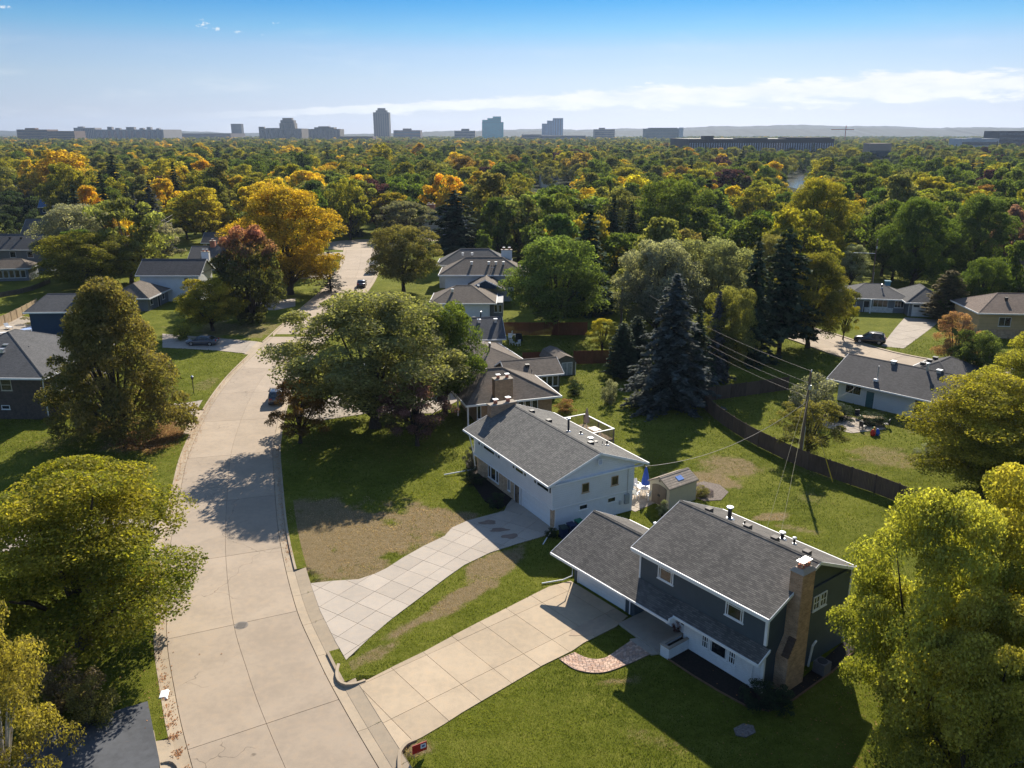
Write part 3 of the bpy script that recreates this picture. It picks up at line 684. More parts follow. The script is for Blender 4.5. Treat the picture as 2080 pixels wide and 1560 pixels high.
def blue_house():
    h = House('blue_house', 'two-storey slate-blue house with grey shingles and tall tan brick chimney', (4.507 * K, 53.26 * K), -52.3)
    h.foot(-.2, 17.6, -.4, 9.0)
    # ground floor: garage, recessed porch, white brick room
    h.walls(0, 6.25, 0, 6.0, 0, 2.62, S_BLUE, 'garage_wall', False); h.walls(6.25, 10.55, .95, 6.0, 0, 2.75, WHITE, 'porch_wall', False)
    h.walls(10.55, 16.55, .03, 8.6, 0, 2.78, B_WHITE, 'brick_wall', False); h.walls(16.56, 16.66, .03, 8.65, 0, 5.45, S_BLUE, 'side_wall', False)
    MB().box(16.5, 16.685, -.03, .11, 0, 2.7).build('corner_board', WHITE, h.root)
    MB().box(16.5, 16.69, -.035, .11, 3.3, 5.35).build('corner_board', WHITE, h.root); MB().box(6.48, 6.6, -.03, .1, 3.1, 5.35).build('corner_board', WHITE, h.root)
    MB().box(16.6, 16.71, 8.6, 8.72, 0, 5.35).build('corner_board', WHITE, h.root)
    h.walls(6.5, 16.56, .0, 8.65, 2.79, 5.45, S_BLUE, 'upper_wall', False)
    # roofs
    up = h.gable(6.05, 17.0, -.42, 9.05, 5.45, 7.5, SH_BLUE, S_BLUE, ov=.45)
    MB().box(6.07, 16.98, -.44, -.36, 5.12, 5.30).build('fascia', WHITE, up); MB().box(6.1, 16.95, -.4, .0, 5.26, 5.29).build('soffit', WHITE, up)
    gr = h.gable(-.95, 6.5, -1.5, 6.6, 2.42, 4.55, SH_BLUE, S_BLUE, ov=.95, tm=2.75, ze2=2.6, rakes=(1, 0))
    m = MB()
    m.slab([(6.5, -1.5, 2.42), (10.5, -1.5, 2.42), (10.5, -.03, 3.18), (6.5, -.03, 3.18)], .12); m.slab([(10.5, -1.02, 2.66), (16.95, -1.02, 2.66), (16.95, -.03, 3.22), (10.5, -.03, 3.22)], .12)
    pr = m.build('porch_roof', SH_BLUE, h.root)
    f = MB(); f.box(6.5, 10.52, -1.57, -1.5, 2.26, 2.41); f.box(10.5, 16.97, -1.09, -1.02, 2.5, 2.65); f.box(10.505, 10.6, -1.5, -1.09, 2.28, 2.6); f.build('gutter', WHITE, pr)
    MB().hexa([(16.95, -1.05, 2.48), (17.01, -1.05, 2.48), (17.01, -.02, 3.06), (16.95, -.02, 3.06), (16.95, -1.05, 2.68), (17.01, -1.05, 2.68), (17.01, -.02, 3.25), (16.95, -.02, 3.25)]).build('rake_board', WHITE, pr)
    # openings
    h.garage('F', 0, .5, 0, 4.75, 2.12, 4, 8, plain('garage_white', (.70, .72, .74), .5, .04))
    h.door('F', .95, 8.35, .16, .95, 2.05, WHITE); h.window('F', .95, 9.5, .7, .55, 1.5); MB().box(6.5, 8.0, .9, .95, .3, 2.2).build('porch_panel', plain('porch_cream', (.62, .62, .58), .7), h.root)
    MB().box(5.6, 6.2, -.06, .3, 0, 2.35).build('pier', S_BLUE, h.root)
    for a in (8.15, 13.65):
        h.window('F', 0, a, 3.95, 1.32, .98, (('h', .82), ('v', .14), ('v', .86)))
    h.window('F', .03, 12.05, .82, .55, .95, (('v', .33), ('v', .66), ('h', .5))); h.window('F', .03, 12.68, .82, 1.38, .95, (('v', .1), ('v', .9), ('h', .85))); h.window('F', .03, 14.14, .82, .55, .95, (('v', .33), ('v', .66), ('h', .5)))
    h.window('R', 16.66, 4.55, 3.85, .68, .98, (('h', .5), ('v', .5))); h.window('R', 16.66, 5.3, 3.85, .68, .98, (('h', .5), ('v', .5)))
    # chimney: wide hearth, sloping shoulder, stack through the eave
    c = MB(); c.box(16.66, 17.5, 1.1, 2.95, -.3, 2.35); c.hexa([(16.66, 1.1, 2.35), (17.5, 1.1, 2.35), (17.5, 2.95, 2.35), (16.66, 2.95, 2.35), (16.66, 1.72, 3.45), (17.5, 1.72, 3.45), (17.5, 2.95, 3.45), (16.66, 2.95, 3.45)]); c.box(16.66, 17.5, 1.72, 2.95, 3.45, 7.7)
    ch = c.build('chimney', B_CHIM, h.root)
    sh = MB()
    for k in range(6):
        q = k / 6; sh.hexa([(17.05, 1.1 + .62 * q - .05, 2.42 + 1.1 * q), (17.53, 1.1 + .62 * q - .05, 2.42 + 1.1 * q), (17.53, 1.1 + .62 * (q + .16), 2.42 + 1.1 * (q + .13)), (17.05, 1.1 + .62 * (q + .16), 2.42 + 1.1 * (q + .13)), (17.05, 1.1 + .62 * q - .05, 2.5 + 1.1 * q), (17.53, 1.1 + .62 * q - .05, 2.5 + 1.1 * q), (17.53, 1.1 + .62 * (q + .16), 2.46 + 1.1 * (q + .13)), (17.05, 1.1 + .62 * (q + .16), 2.46 + 1.1 * (q + .13))])
    sh.build('shoulder_bricks', plain('dark_shoulder', (.10, .065, .05), .9), ch)
    MB().hexa([(16.6, 1.66, 7.7), (17.56, 1.66, 7.7), (17.56, 3.01, 7.7), (16.6, 3.01, 7.7), (16.8, 1.9, 7.92), (17.36, 1.9, 7.92), (17.36, 2.77, 7.92), (16.8, 2.77, 7.92)]).build('crown', OLDC, ch)
    for t in (2.08, 2.6):
        fl = MB().box(16.92, 17.24, t - .16, t + .16, 7.85, 8.12).build('flue', CLAY, ch); l = MB()
        for dx in (-.15, .15):
            for dy in (-.15, .15): l.box(17.08 + dx - .015, 17.08 + dx + .015, t + dy - .015, t + dy + .015, 8.0, 8.3)
        l.box(16.83, 17.33, t - .2, t + .2, 8.3, 8.34); l.build('flue_lid', GALV, fl)
    zb = lambda t: 7.5 - (t - 4.315) * (2.05 / 4.735)
    for s in (8.0, 11.2, 13.3, 15.6): h.vent(s, 5.0, zb(5.0), .42, .34, plain('vent_brown_%d' % int(s * 10), (.12, .105, .095), .7), top=False)
    h.pipe(9.2, 5.7, zb(5.7), .75, .14); h.pipe(10.3, 5.9, zb(5.9), .3, .06, False); h.pipe(12.6, 6.9, zb(6.9), .38, .12); h.pipe(13.5, 6.9, zb(6.9), .35, .08)
    zg = lambda t: 4.55 - (t - 2.75) * (1.95 / 3.85)
    h.pipe(3.75, 4.4, zg(4.4), 1.0, .09); h.pipe(5.6, 3.5, zg(3.5), .2, .06, False)
    h.downspout([(-.05, -1.35, 2.3), (-.08, -.12, 2.05), (-.08, -.12, .35), (-.35, -.8, .12), (-1.0, -2.3, .06)], .05); h.downspout([(6.05, -1.45, 2.3), (5.9, -.16, 2.2), (5.9, -.16, .1)])
    h.downspout([(16.9, -.98, 2.5), (16.0, -.12, 2.3), (15.95, -.1, 2.2), (15.95, -.1, .1)])
    # porch step and planter
    p = MB(); p.prism([(6.3, -1.55), (10.3, -1.9), (10.4, .95), (6.3, .95)], -.2, .16); p.build('porch_slab', OLDC, h.root)
    MB().prism([(8.0, -2.25), (10.0, -2.35), (10.2, -1.92), (8.2, -1.74)], -.2, .09).build('porch_step', OLDC, h.root)
    pl = thing('brick_planter', 'white brick planter box projecting beside the blue house porch', 'planter', (0, 0, 0)); pl.matrix_world = h_matrix(h, 10.3, -1.85)
    m = MB(); m.box(0, .72, 0, .14, -.2, .78); m.box(0, .14, .14, 1.84, -.2, .78); m.box(.58, .72, .14, 1.84, -.2, .78); m.build('box', B_WHITE, pl)
    m = MB(); m.box(-.04, .76, -.04, .17, .78, .85); m.box(-.04, .17, .17, 1.84, .78, .85); m.box(.55, .76, .17, 1.84, .78, .85); m.build('coping', OLDC, pl)
    MB().box(.15, .57, .15, 1.84, -.1, .62).build('soil', MULCH, pl)
    return h
def h_matrix(h, s, t, z=0, rz=0):
    return Matrix.Translation((*h.loc, 0)) @ Matrix.Rotation(R(h.deg), 4, 'Z') @ Matrix.Translation((s, t, z)) @ Matrix.Rotation(rz, 4, 'Z')
def white_house():
    o = at(1128, 1078); h = House('white_house', 'white raised house with silver-grey gable roof and brown brick front', o, -60.5)
    h.foot(-14.6, .1, -.3, 8.1)
    h.walls(-14.2, -.02, .02, 8.0, 0, 2.06, plain('white_block', (.64, .68, .74), .7, .04), 'lower_wall', False)
    MB().box(-14.25, -5.75, -.03, .3, -.2, 2.05).build('brick_front', B_WALL, h.root); MB().box(-.78, -.12, -.05, .2, -.2, 2.05).build('brick_pier', B_WALL, h.root)
    h.walls(-14.3, .06, -.36, 8.05, 2.06, 4.4, S_WHITE, 'upper_wall', False)
    MB().box(-14.35, .1, -.42, 8.1, 1.99, 2.055).build('skirt_board', WHITE, h.root)
    h.gable(-15.25, .42, -.98, 9.3, 4.43, 6.35, SH_WHITE, S_WHITE, ov=.35)
    g = MB(); g.hexa([(.06, -.6, 4.1), (.3, -.7, 4.22), (.3, 8.9, 4.22), (.06, 8.6, 4.1), (.06, -.6, 4.32), (.3, -.7, 4.32), (.3, 8.9, 4.32), (.06, 8.6, 4.32)]); g.build('gable_soffit', WHITE, h.root)
    h.window('R', .34, 3.95, 5.25, .42, .5, (), WHITE, .05, plain('louvre_grey', (.42, .45, .52), .7), sill=False)
    h.garage('F', .02, -5.45, 0, 4.6, 1.95, 4, 4, plain('garage_white_b', (.72, .74, .76), .5, .03))
    h.door('F', -.0, -6.85, 0, .85, 1.98, plain('dark_door', (.02, .02, .022), .4)); MB().box(-6.0, -5.75, -.06, -.02, 0, 1.98).build('door_pilaster', WHITE, h.root); h.window('F', -.03, -8.05, .6, .4, 1.2)
    h.window('F', -.03, -11.9, .5, .5, 1.35); h.window('F', -.03, -11.38, .5, 1.0, 1.35); h.window('F', -.03, -10.36, .5, .5, 1.35)
    for a, w in ((-13.3, .42), (-12.8, .5), (-12.2, 2.2), (-9.9, .5), (-9.35, .42), (-6.6, .4), (-6.1, 1.4), (-4.6, .42), (-2.9, .42), (-2.4, 1.9), (-.45, .35)):
        h.window('F', -.36, a, 3.35, w, .95, (), WHITE, .05, GLASS if w < .45 or w > 1 else plain('shade_%d' % int(a * 100), (.4, .42, .42), .7), sill=False)
    for a in (2.55, 5.6): h.window('R', .06, a, 2.9, .72, .85, (), plain('tan_frame_%d' % int(a * 10), (.45, .33, .22), .7), .05, glassmat('drawn_blind_%d' % int(a * 10), (.03, .022, .018)))
    for a in (2.35, 5.3): h.window('R', -.02, a, 1.3, .88, .48, (), WHITE, .06)
    h.chimney(-15.15, -14.35, 1.6, 4.4, 0, 6.55, B_CHIM, 2, OLDC, 't', True)
    zb = lambda t: 6.35 - (t - 4.16) * (1.92 / 5.14)
    for s, t in ((-12.3, 5.0), (-9.2, 5.0), (-2.6, 5.2)): h.vent(s, t, zb(t), .45, .3, top=False)
    h.pipe(-6.3, 5.3, zb(5.3), 1.15, .1); h.pipe(-6.2, 6.6, zb(6.6), .35, .1, False); h.vent(-4.6, 6.6, zb(6.6), .34, .2, GALV); h.pipe(-3.6, 7.7, zb(7.7), .42, .09, False); h.pipe(-3.2, 6.9, zb(6.9), .4, .03, False); h.vent(-3.9, 6.7, zb(6.7), .25, .1)
    h.downspout([(.02, -.42, 4.2), (.04, -.36, 2.1), (.05, -.06, 1.95), (.05, -.08, .45), (.15, -.4, .25), (.9, -1.4, .1), (1.6, -2.2, .05)], .05); h.downspout([(-14.2, -.9, 4.2), (-14.3, -.42, 2.2), (-14.35, -.2, .5), (-14.6, -.6, .3), (-15.2, -3.2, .1)], .06)
    mt = MB(); mt.box(.0, .2, 7.1, 7.55, .85, 1.75); mt.build('electric_meter', plain('meter_grey', (.3, .33, .36), .5), h.root); MB().tube([(.1, 7.35, 1.7), (.1, 7.35, 4.3)], .03).build('conduit', GALV, h.root); MB().box(-.0, .1, 6.55, 6.75, .9, 1.25).build('phone_box', S_LGREY, h.root)
    return h
def vents_row(h, pts, zf, mat=None, w=.4):
    for s, t in pts: h.vent(s, t, zf(s, t), w, .26, mat or GALV)
BH = blue_house(); WH = white_house()
def frame_from(a, b):
    """front direction in degrees from two surveyed ground points"""
    return math.degrees(math.atan2(b[1] - a[1], b[0] - a[0]))
# --- houses farther up and beside the street
def hip_house(name, label, loc, deg, L, D, ze, zr, wall, roof, ins=None, axis='s', ov=.55, trim=None):
    h = House(name, label, loc, deg, trim); h.walls(0, L, 0, D, 0, ze, wall); h.hip(-ov, L + ov, -ov, D + ov, ze, zr, roof, ins, axis); return h
def eave(F, Rr, B, z):
    """frame, length and depth of a roof from three surveyed eave corners: front left, front right, back right (or back left)"""
    f, r, b = [np.array(at(*p, z)) for p in (F, Rr, B)]; d = (r - f) / np.linalg.norm(r - f); n = np.array((-d[1], d[0]))
    return tuple(f), frame_from(f, r), float(np.linalg.norm(r - f)), float(abs((b - f) @ n))
def tan_house():
    o, dg, L, D = eave((947, 824), (1140, 804), (911, 777), 2.75); D = max(D, 8.5); h = House('tan_house', 'low tan house with brown hip roof and broad brick chimney behind the white house', o, dg)
    w = plain('tan_brick_wall', (.3, .2, .12), .8, .2)
    h.walls(1.6, L - .8, .9, D - .7, 0, 2.7, w); h.hip(0, L, 0, D, 2.75, 5.5, SH_TAN, D * .42, 's', ins2=L * .5)
    h.chimney(L * .30, L * .485, .1, 1.2, 0, 5.3, B_CHIM, 2, OLDC, 's')
    for s, t, zz in ((.47, .58, 4.9), (.52, .6, 4.75), (.57, .62, 4.45), (.62, .63, 4.2), (.67, .62, 3.95)): h.vent(s * L, t * D, zz, .36, .16)
    for q in (.56, .635, .71): h.window('F', .9, L * q, .9, .75, 1.5)
    h.window('F', .9, L * .13, .7, .5, 1.7)
    for s, t in ((.25, .25), (.25, D * .5), (.25, D - .3)): MB().box(s - .08, s + .08, t - .08, t + .08, 0, 2.7).build('porch_post', WHITE, h.root)
    o2, dg2, L2, D2 = eave((1030, 768), (1146, 758), (1135, 736), 2.7); k = House('tan_house_wing', 'low brown-roofed wing with three windows behind the tan house', o2, dg2)
    k.walls(.4, L2 - .4, .5, 5.4, 0, 2.65, S_OLIVE); k.gable(0, L2, 0, 6.0, 2.7, 4.15, SH_TAN, S_OLIVE, .45)
    for q in (.62, .72, .82): k.window('F', .5, L2 * q, .95, .75, 1.4)
    k.vent(L2 * .42, 1.7, 3.5, .45, .3); k.pipe(L2 * .45, .6, 2.9, .5, .05, False)
    return h
tan_house()
def grey_gable_house():
    o, dg, L, D = eave((905, 757), (1077, 739), (1024, 696), 2.65); h = House('brown_roof_house', 'long low house with brown-grey hip roof and black stove pipes under the elm', o, dg)
    h.walls(.6, L - .6, .6, D - .6, 0, 2.6, S_TAN); h.hip(0, L, 0, D, 2.65, 5.0, SH_TAN, L * .25, 's', ins2=L * .5)
    h.pipe(L * .62, D * .3, 3.9, 1.1, .1); h.pipe(L * .68, D * .42, 4.1, .4, .06, False); h.vent(L * .52, D * .6, 4.6, .35, .16); h.vent(L * .66, D * .62, 4.1, .35, .16); h.pipe(L * .76, D * .66, 3.6, .35, .07, False)
    h.window('F', .6, 3, .9, 1.6, 1.2); h.door('F', .6, 6, 0, 1, 2.05, DARK)
    return h
grey_gable_house()
def slate_house():
    o, dg, L, D = eave((918, 692), (1028, 688), (1016, 650), 2.75); h = House('slate_roof_house', 'house with plain charcoal gable roof facing the camera behind the brown roof', o, dg)
    h.walls(.5, L - .5, .5, 8.3, 0, 2.7, S_LGREY); h.gable(0, L, 0, 8.8, 2.75, 5.2, SH_SLATE, S_LGREY, .5)
    for s in (.55, .86): h.vent(L * s, 3.4, 4.7, .45, .4, GALV)
    h.pipe(L * .6, 4.6, 5.1, .8, .09); h.vent(L * .47, 4.8, 5.0, .4, .15); h.vent(L * .42, 5.0, 4.9, .4, .15); h.window('F', .5, L * .7, .9, 1.4, 1.2)
    return h
slate_house()
def white_garage_house():
    h = House('white_garage_house', 'house with white garage wall and brown hip roof beyond the charcoal roof', at(880, 646), 0)
    h.walls(0, 10.2, 0, 9, 0, 2.75, WHITE); h.hip(-.6, 11.4, -.6, 9.6, 2.8, 5.2, SH_TAN, 4.6, 's'); h.walls(10.2, 12.6, 1.2, 10, 0, 2.6, S_GREY, 'side_wall')
    h.window('F', 0, 3.7, .9, .55, 1.4); h.vent(3.4, 2.4, 4.5, .4, .4, GALV); h.window('F', 1.2, 11, .8, .6, 1.4); h.window('F', 1.2, 11.8, .8, .6, 1.4)
    for s, t in ((6.2, 5.3), (6.6, 5.5), (8, 5.7)): h.vent(s, t, 4.8, .35, .2, GALV)
    return h
white_garage_house()
def two_storey_grey():
    h = House('pale_upper_house', 'two-storey house with pale walls and wide brown-grey hip roof by the big green tree', at(905, 612), 0)
    h.walls(0, 13.5, 0, 8.5, 0, 5.3, plain('pale_blue_wall', (.5, .53, .58), .7, .05)); h.hip(-1.2, 16.5, -.8, 9.3, 5.35, 8.2, SH_TAN, 5.2, 's')
    h.gable(4.5, 11.8, -6.5, 1.0, 3.6, 5.4, SH_TAN, S_NAVY, .4, axis='t')
    for s in (5.2, 8.6, 10, 11.5): h.vent(s, 1.9, 7.2, .42, .4, GALV)
    h.pipe(9.2, .9, 6.6, .5, .05, False); h.pipe(9.6, .9, 6.6, .5, .05, False)
    h.chimney(11, 13.2, 6.6, 7.6, 0, 9.2, WHITE, 2, OLDC)
    return h
two_storey_grey()
h = hip_house('rear_hip_house', 'grey hip-roofed house behind the pale two-storey house', at(893, 585), 0, 15, 9, 5.0, 7.9, S_LGREY, SH_LEFT)
h.vent(5, 2, 6.9, .4, .4, GALV); h.vent(7, 2.2, 6.9, .4, .4, GALV)
def chimney_house():
    h = House('distant_chimney_house', 'distant grey house with brick chimney and shaded drive beside the dark pine', at(858, 478), 0)
    h.walls(0, 16, 0, 9, 0, 5, S_LGREY); h.hip(-.6, 16.6, -.6, 9.6, 5.05, 8.6, SH_DARK, 4); h.chimney(1.5, 4.0, 3, 4.5, 0, 9.6, CLAY, 2)
    for a in (2.0, 4.0, 6, 8.0): h.window('F', 0, a, 3.2, 1.5, 1.3)
chimney_house()
def lone_white():
    x, y = at(1100, 366, 4.5); z = 4.5; h = House('distant_white_house', 'small white gabled house alone among the far trees', (x, y), 8)
    h.walls(0, 10, 0, 8, 0, z, WHITE); h.gable(-.5, 10.5, -.5, 8.5, z, z + 3.2, SH_DARK, WHITE, .5); h.chimney(5, 5.8, 4, 4.8, z, z + 4.2, CLAY, 1)
    for a in (1.4, 4.5, 8): h.window('F', 0, a, z - 1.6, 1.1, 1.4, (), WHITE)
lone_white()
# --- left of the street
def dark_brick_house():
    h = House('dark_brick_house', 'dark brick two-storey house with grey hip roof at the left edge', at(100, 852), -2)
    h.walls(-15, 0, 0, 13.5, 0, 5.2, B_DARK); h.hip(-15.8, .8, -.8, 15.5, 5.25, 8.9, SH_LEFT, 7.5, 't')
    h.window('F', 0, -5.0, 3.5, 1.25, 1.35, (('h', .5),), plain('cream_trim', (.55, .5, .4), .7)); h.window('F', 0, -9.5, 3.5, 1.25, 1.35); h.window('F', 0, -5.4, 1.2, 1.0, .5)
    h.window('R', 0, 1.3, 2.9, 1.2, 1.6, (), plain('cream_trim_b', (.55, .5, .4), .7)); h.downspout([(.5, -.4, 5.1), (.1, -.15, 4.6), (.1, -.15, .2)], .07)
    MB().box(-.05, .9, .6, 11, 2.35, 2.75).build('porch_beam', plain('cream_beam', (.52, .47, .38), .7), h.root); MB().box(.0, 2.4, .6, 11, 2.75, 2.9).build('porch_roof', SH_LEFT, h.root)
    for t in (.9, 5.5, 10.6): MB().box(2.0, 2.2, t, t + .2, 0, 2.75).build('porch_post', WHITE, h.root)
    for t, s in ((3, -6.2), (4.5, -6.6), (6.3, -7.2), (8, -7.5), (10.5, -7.4)): h.vent(s, t, 8.0 - abs(s + 7.5) * .45, .45, .3, GALV)
    h.vent(-9.8, 2.4, 6.9, .5, .3); h.vent(-12, 2.2, 6.8, .5, .3); h.pipe(-4.2, 5.0, 6.8, .7, .08, False)
dark_brick_house()
h = hip_house('navy_house', 'navy blue house with grey roof beside the left garden pool', at(68, 690), 3, 13, 8, 4.6, 6.8, S_NAVY, SH_LEFT, 2.)
h.vent(6.5, 2.0, 5.9, .4, .25); h.vent(7.6, 2.0, 5.9, .4, .25); MB().box(9.2, 9.35, -.1, .05, 0, 4.6).build('downspout', WHITE, h.root)
def white_left():
    h = House('white_left_house', 'white house with dark grey gable roof and lower hip wing by the red-topped maple', at(290, 612), 0)
    h.walls(0, 11.6, 0, 7.5, 0, 5.2, S_WHITE); h.gable(-.6, 12.2, -.6, 8.1, 5.25, 7.9, SH_DARK, S_WHITE, .5); h.window('F', 0, 8.7, 3.6, .95, 1.1)
    h.walls(-2, 5.2, -9.5, -.1, 0, 2.5, S_GREY, 'wing_wall'); h.hip(-2.6, 5.9, -10.3, -.05, 2.55, 4.8, SH_TAN, 3.6, 't'); h.door('R', 5.2, -5, 0, .9, 2, DARK); h.window('R', 5.2, -8.5, .9, 1.2, 1.1); h.window('R', 5.2, -3, .9, 1.2, 1.1)
    h.chimney(9.5, 11, 8.3, 9.2, 0, 8.6, WHITE, 2)
white_left()
def far_left():
    h = House('grey_left_house', 'grey two-storey house with charcoal roof at the far left', at(-20, 555), 0)
    h.walls(0, 14.6, 0, 9, 0, 5.6, S_GREY); h.gable(-.6, 15.2, -.6, 9.6, 5.65, 8.8, SH_LEFT, S_GREY, .5)
    for a in (5.5, 9.6): h.window('F', 0, a, 3.7, 1.4, 1.4)
    h.window('F', 0, 9.4, 1.0, 1.2, 1.0)
    for a in (4.4, 7.1): h.vent(a, 3, 7.9, .4, .3)
    h2 = House('sunroom_house', 'low brown-roofed sunroom with glazed front at the left edge', at(-20, 572), 10, cat='sunroom')
    h2.walls(0, 8.2, 0, 6, 0, 2.8, S_GREY); h2.hip(-.5, 8.8, -.5, 6.5, 2.85, 4.6, SH_TAN, 2.6)
    for a in range(6): h2.window('F', 0, .6 + a * 1.2, .7, 1.05, 1.7)
far_left()
def small_far(name, label, u, v, y, L, D, ze, zr, wall, roof, deg=0, chim=None):
    z = ze; x, yy = at(u, v, z); h = House(name, label, (x, yy), deg)
    h.walls(0, L, 0, D, 0, z, wall); h.gable(-.5, L + .5, -.5, D + .5, z, z + zr, roof, wall, .5)
    if chim: h.chimney(chim, chim + 1.2, D / 2 - .6, D / 2 + .6, z, z + zr + 1.2, CLAY, 1)
    for k in range(int(L // 3.2)): h.window('F', 0, 1 + k * 3, max(z - 2.2, .6), 1.2, 1.2)
small_far('blue_roof_house', 'house with bright blue metal roof half hidden in left trees', 80, 421, 235, 9, 9, 3, 3.6, S_NAVY, plain('blue_metal_roof', (.03, .10, .22), .45), 12)
small_far('brown_left_house', 'brown-roofed house with chimney at the far left edge among trees', -40, 398, 250, 15, 9, 3, 5.0, S_TAN, SH_PINK, 0, 9)
small_far('slate_left_house', 'grey roof between the olive tree and the far left house', 46, 475, 190, 11, 9, 3, 4.0, S_LGREY, SH_LEFT, 4)
small_far('cottage_behind_maple', 'small cream cottage with dark roof behind the red-topped maple', 412, 493, 215, 8, 7, 2, 2.6, S_TAN, SH_DARK, 0)
small_far('low_grey_house', 'low grey-roofed house with white chimney left of the red-topped maple', 385, 528, 178, 9, 9, 2.6, 2.8, S_LGREY, SH_LEFT, 3, 4)
# --- right side
def grey_ranch():
    h = House('grey_ranch', 'blue-grey ranch house with white stone base and double garage on the right', at(1718, 632), -11)
    st = brickmat('white_stone', (.6, .6, .6), (.7, .7, .69), (.5, .5, .5), .4, .15, .02)
    h.walls(0, 10.2, 0, 9, 0, 2.6, S_GREY); MB().box(3.2, 8.2, -.08, -.001, -.1, .9).build('stone_base', st, h.root); h.hip(-.8, 11.2, -.8, 9.8, 2.65, 4.7, SH_LEFT, 4.6)
    h.walls(10.2, 16.6, -2.5, 7.5, 0, 2.6, S_GREY, 'garage_wall'); h.hip(9.4, 17.4, -3.3, 8.3, 2.66, 4.9, SH_LEFT, 3.9, 't')
    h.window('F', 0, 4.6, 1.0, 2.6, 1.4, (('v', .33), ('v', .66))); h.window('F', 0, .6, 1.0, 1.1, 1.3); h.window('F', 0, 8.4, 1.0, 1.6, 1.3, (('v', .33), ('v', .66))); h.door('F', 0, 3.0, .0, .95, 2.05, DARK)
    h.garage('F', -2.5, 10.9, 0, 5.0, 2.2, 4, 4, None, True); h.downspout([(10.2, -2.6, 2.4), (10.25, -2.6, .1)]); MB().box(3.9, 4.1, -1.2, -1.0, 0, 2.6).build('porch_post', WHITE, h.root)
    h.pipe(6.5, 3, 4.1, .6, .1); h.vent(8.0, 5.5, 4.4, .9, .7, plain('skylight_blue', (.08, .25, .34), .3))
grey_ranch()
h = hip_house('tan_brick_house', 'tan house with weathered brown hip roof at the right edge', at(1983, 686), -6, 16, 10, 4.2, 6.6, S_TAN, SH_PINK, 5)
h.window('F', 0, 3.0, 2.0, 1.9, 1.5, (('v', .5),)); h.window('F', 0, 9.8, 2.0, 1.9, 1.5); h.vent(5, 3, 5.8, .4, .4); h.pipe(9, 3.4, 6, .5, .06, False)
MB().box(-.05, 16.05, -.06, -.002, 0, 1.5).build('brick_base', B_WALL, h.root)
def white_ranch():
    a, b = at(1700, 812), at(1842, 846); h = House('white_ranch', 'long white ranch house with dark grey gable roof on the right', a, frame_from(a, b))
    h.walls(0, 17, 0, 8.6, 0, 2.6, S_WHITE); h.gable(-1.2, 18, -.9, 9.6, 2.75, 5.0, SH_DARK, S_WHITE, .8)
    h.hip(3.6, 12.6, 4.6, 17, 2.7, 5.0, SH_DARK, 4.5, 't', 'wing_roof'); h.walls(4.4, 11.8, 8.6, 16.2, 0, 2.65, S_WHITE, 'wing_wall')
    h.window('F', 0, .9, 1.2, 2.0, 1.1, (('v', .5),)); h.door('F', 0, 3.6, 0, .95, 2.0, plain('teal_door', (.06, .14, .16), .5)); h.window('F', 0, 9.3, .5, 1.4, 1.8); h.window('F', 0, 10.9, .5, 2.8, 1.8); h.window('F', 0, 14.2, .9, 1.4, 1.2)
    for s in (4.6, 10.0, 14.2): h.vent(s, 4.2, 4.8, .5, .42, GALV)
    h.pipe(8.7, 4.0, 4.7, 1.0, .14, True, GALV); h.chimney(17.0, 18.6, 5.0, 6.2, 0, 6.0, B_WALL, 3, OLDC)
    for t in (8.6, 10.6, 12.4): h.vent(6.4, t, 4.4, .5, .2)
    m = MB().tube([(4.4, .6, 3.2), (4.4, .6, 5.2)], .06); m.build('service_mast', GALV, h.root); MB().box(4.1, 4.6, .2, .5, 3.3, 3.6).build('satellite_dish', WHITE, h.root)
white_ranch()
small_far('right_roof_glimpse', 'brownish roof glimpsed between trees at the far right edge', 2050, 540, 170, 10, 8, 3, 2.6, S_TAN, SH_PINK, -10)
BEDS = []
def bed(label, outline, mat=None, z=.03):
    p = ccw([at(*q) for q in outline]); BEDS.append(p)
    tag(MB().prism(p, -.3, z).build('mulch_bed', mat or MULCH), label, kind='structure')
bed('dark mulch bed round the front of the blue house', [(1357, 1337), (1398, 1308), (1552, 1398), (1600, 1402), (1632, 1376), (1722, 1296), (1745, 1312), (1690, 1362), (1610, 1420), (1560, 1442), (1515, 1432), (1460, 1402), (1410, 1372)])
bed('shaded mulch bed before the brick front of the white house', [(962, 922), (990, 950), (1045, 1008), (1036, 1024), (1012, 1034), (985, 1018), (958, 980), (946, 940)])
bed('grey gravel bed behind the plastic shed', [(1400, 985), (1430, 978), (1462, 985), (1480, 1000), (1465, 1016), (1430, 1018), (1408, 1008)], plain('grey_gravel', (.16, .13, .11), .95, .5, 9., bump=.7))
bed('stone circle bed in the shaded front lawn', [(1490, 1480), (1510, 1470), (1530, 1474), (1535, 1488), (1515, 1498), (1495, 1494)], plain('grey_stone', (.16, .14, .13), .95, .5, 9., bump=.7))
edge = [at(*q) for q in ((1357, 1340), (1410, 1375), (1460, 1405), (1515, 1435), (1560, 1445), (1612, 1422), (1692, 1364), (1747, 1313))]
tag(MB().tube([(x, y, .05) for x, y in edge], .06, 5).build('bed_edging', plain('edging_brown', (.16, .09, .05), .9)), 'thin brown edging round the blue house mulch bed', 'edging')
make_ground()
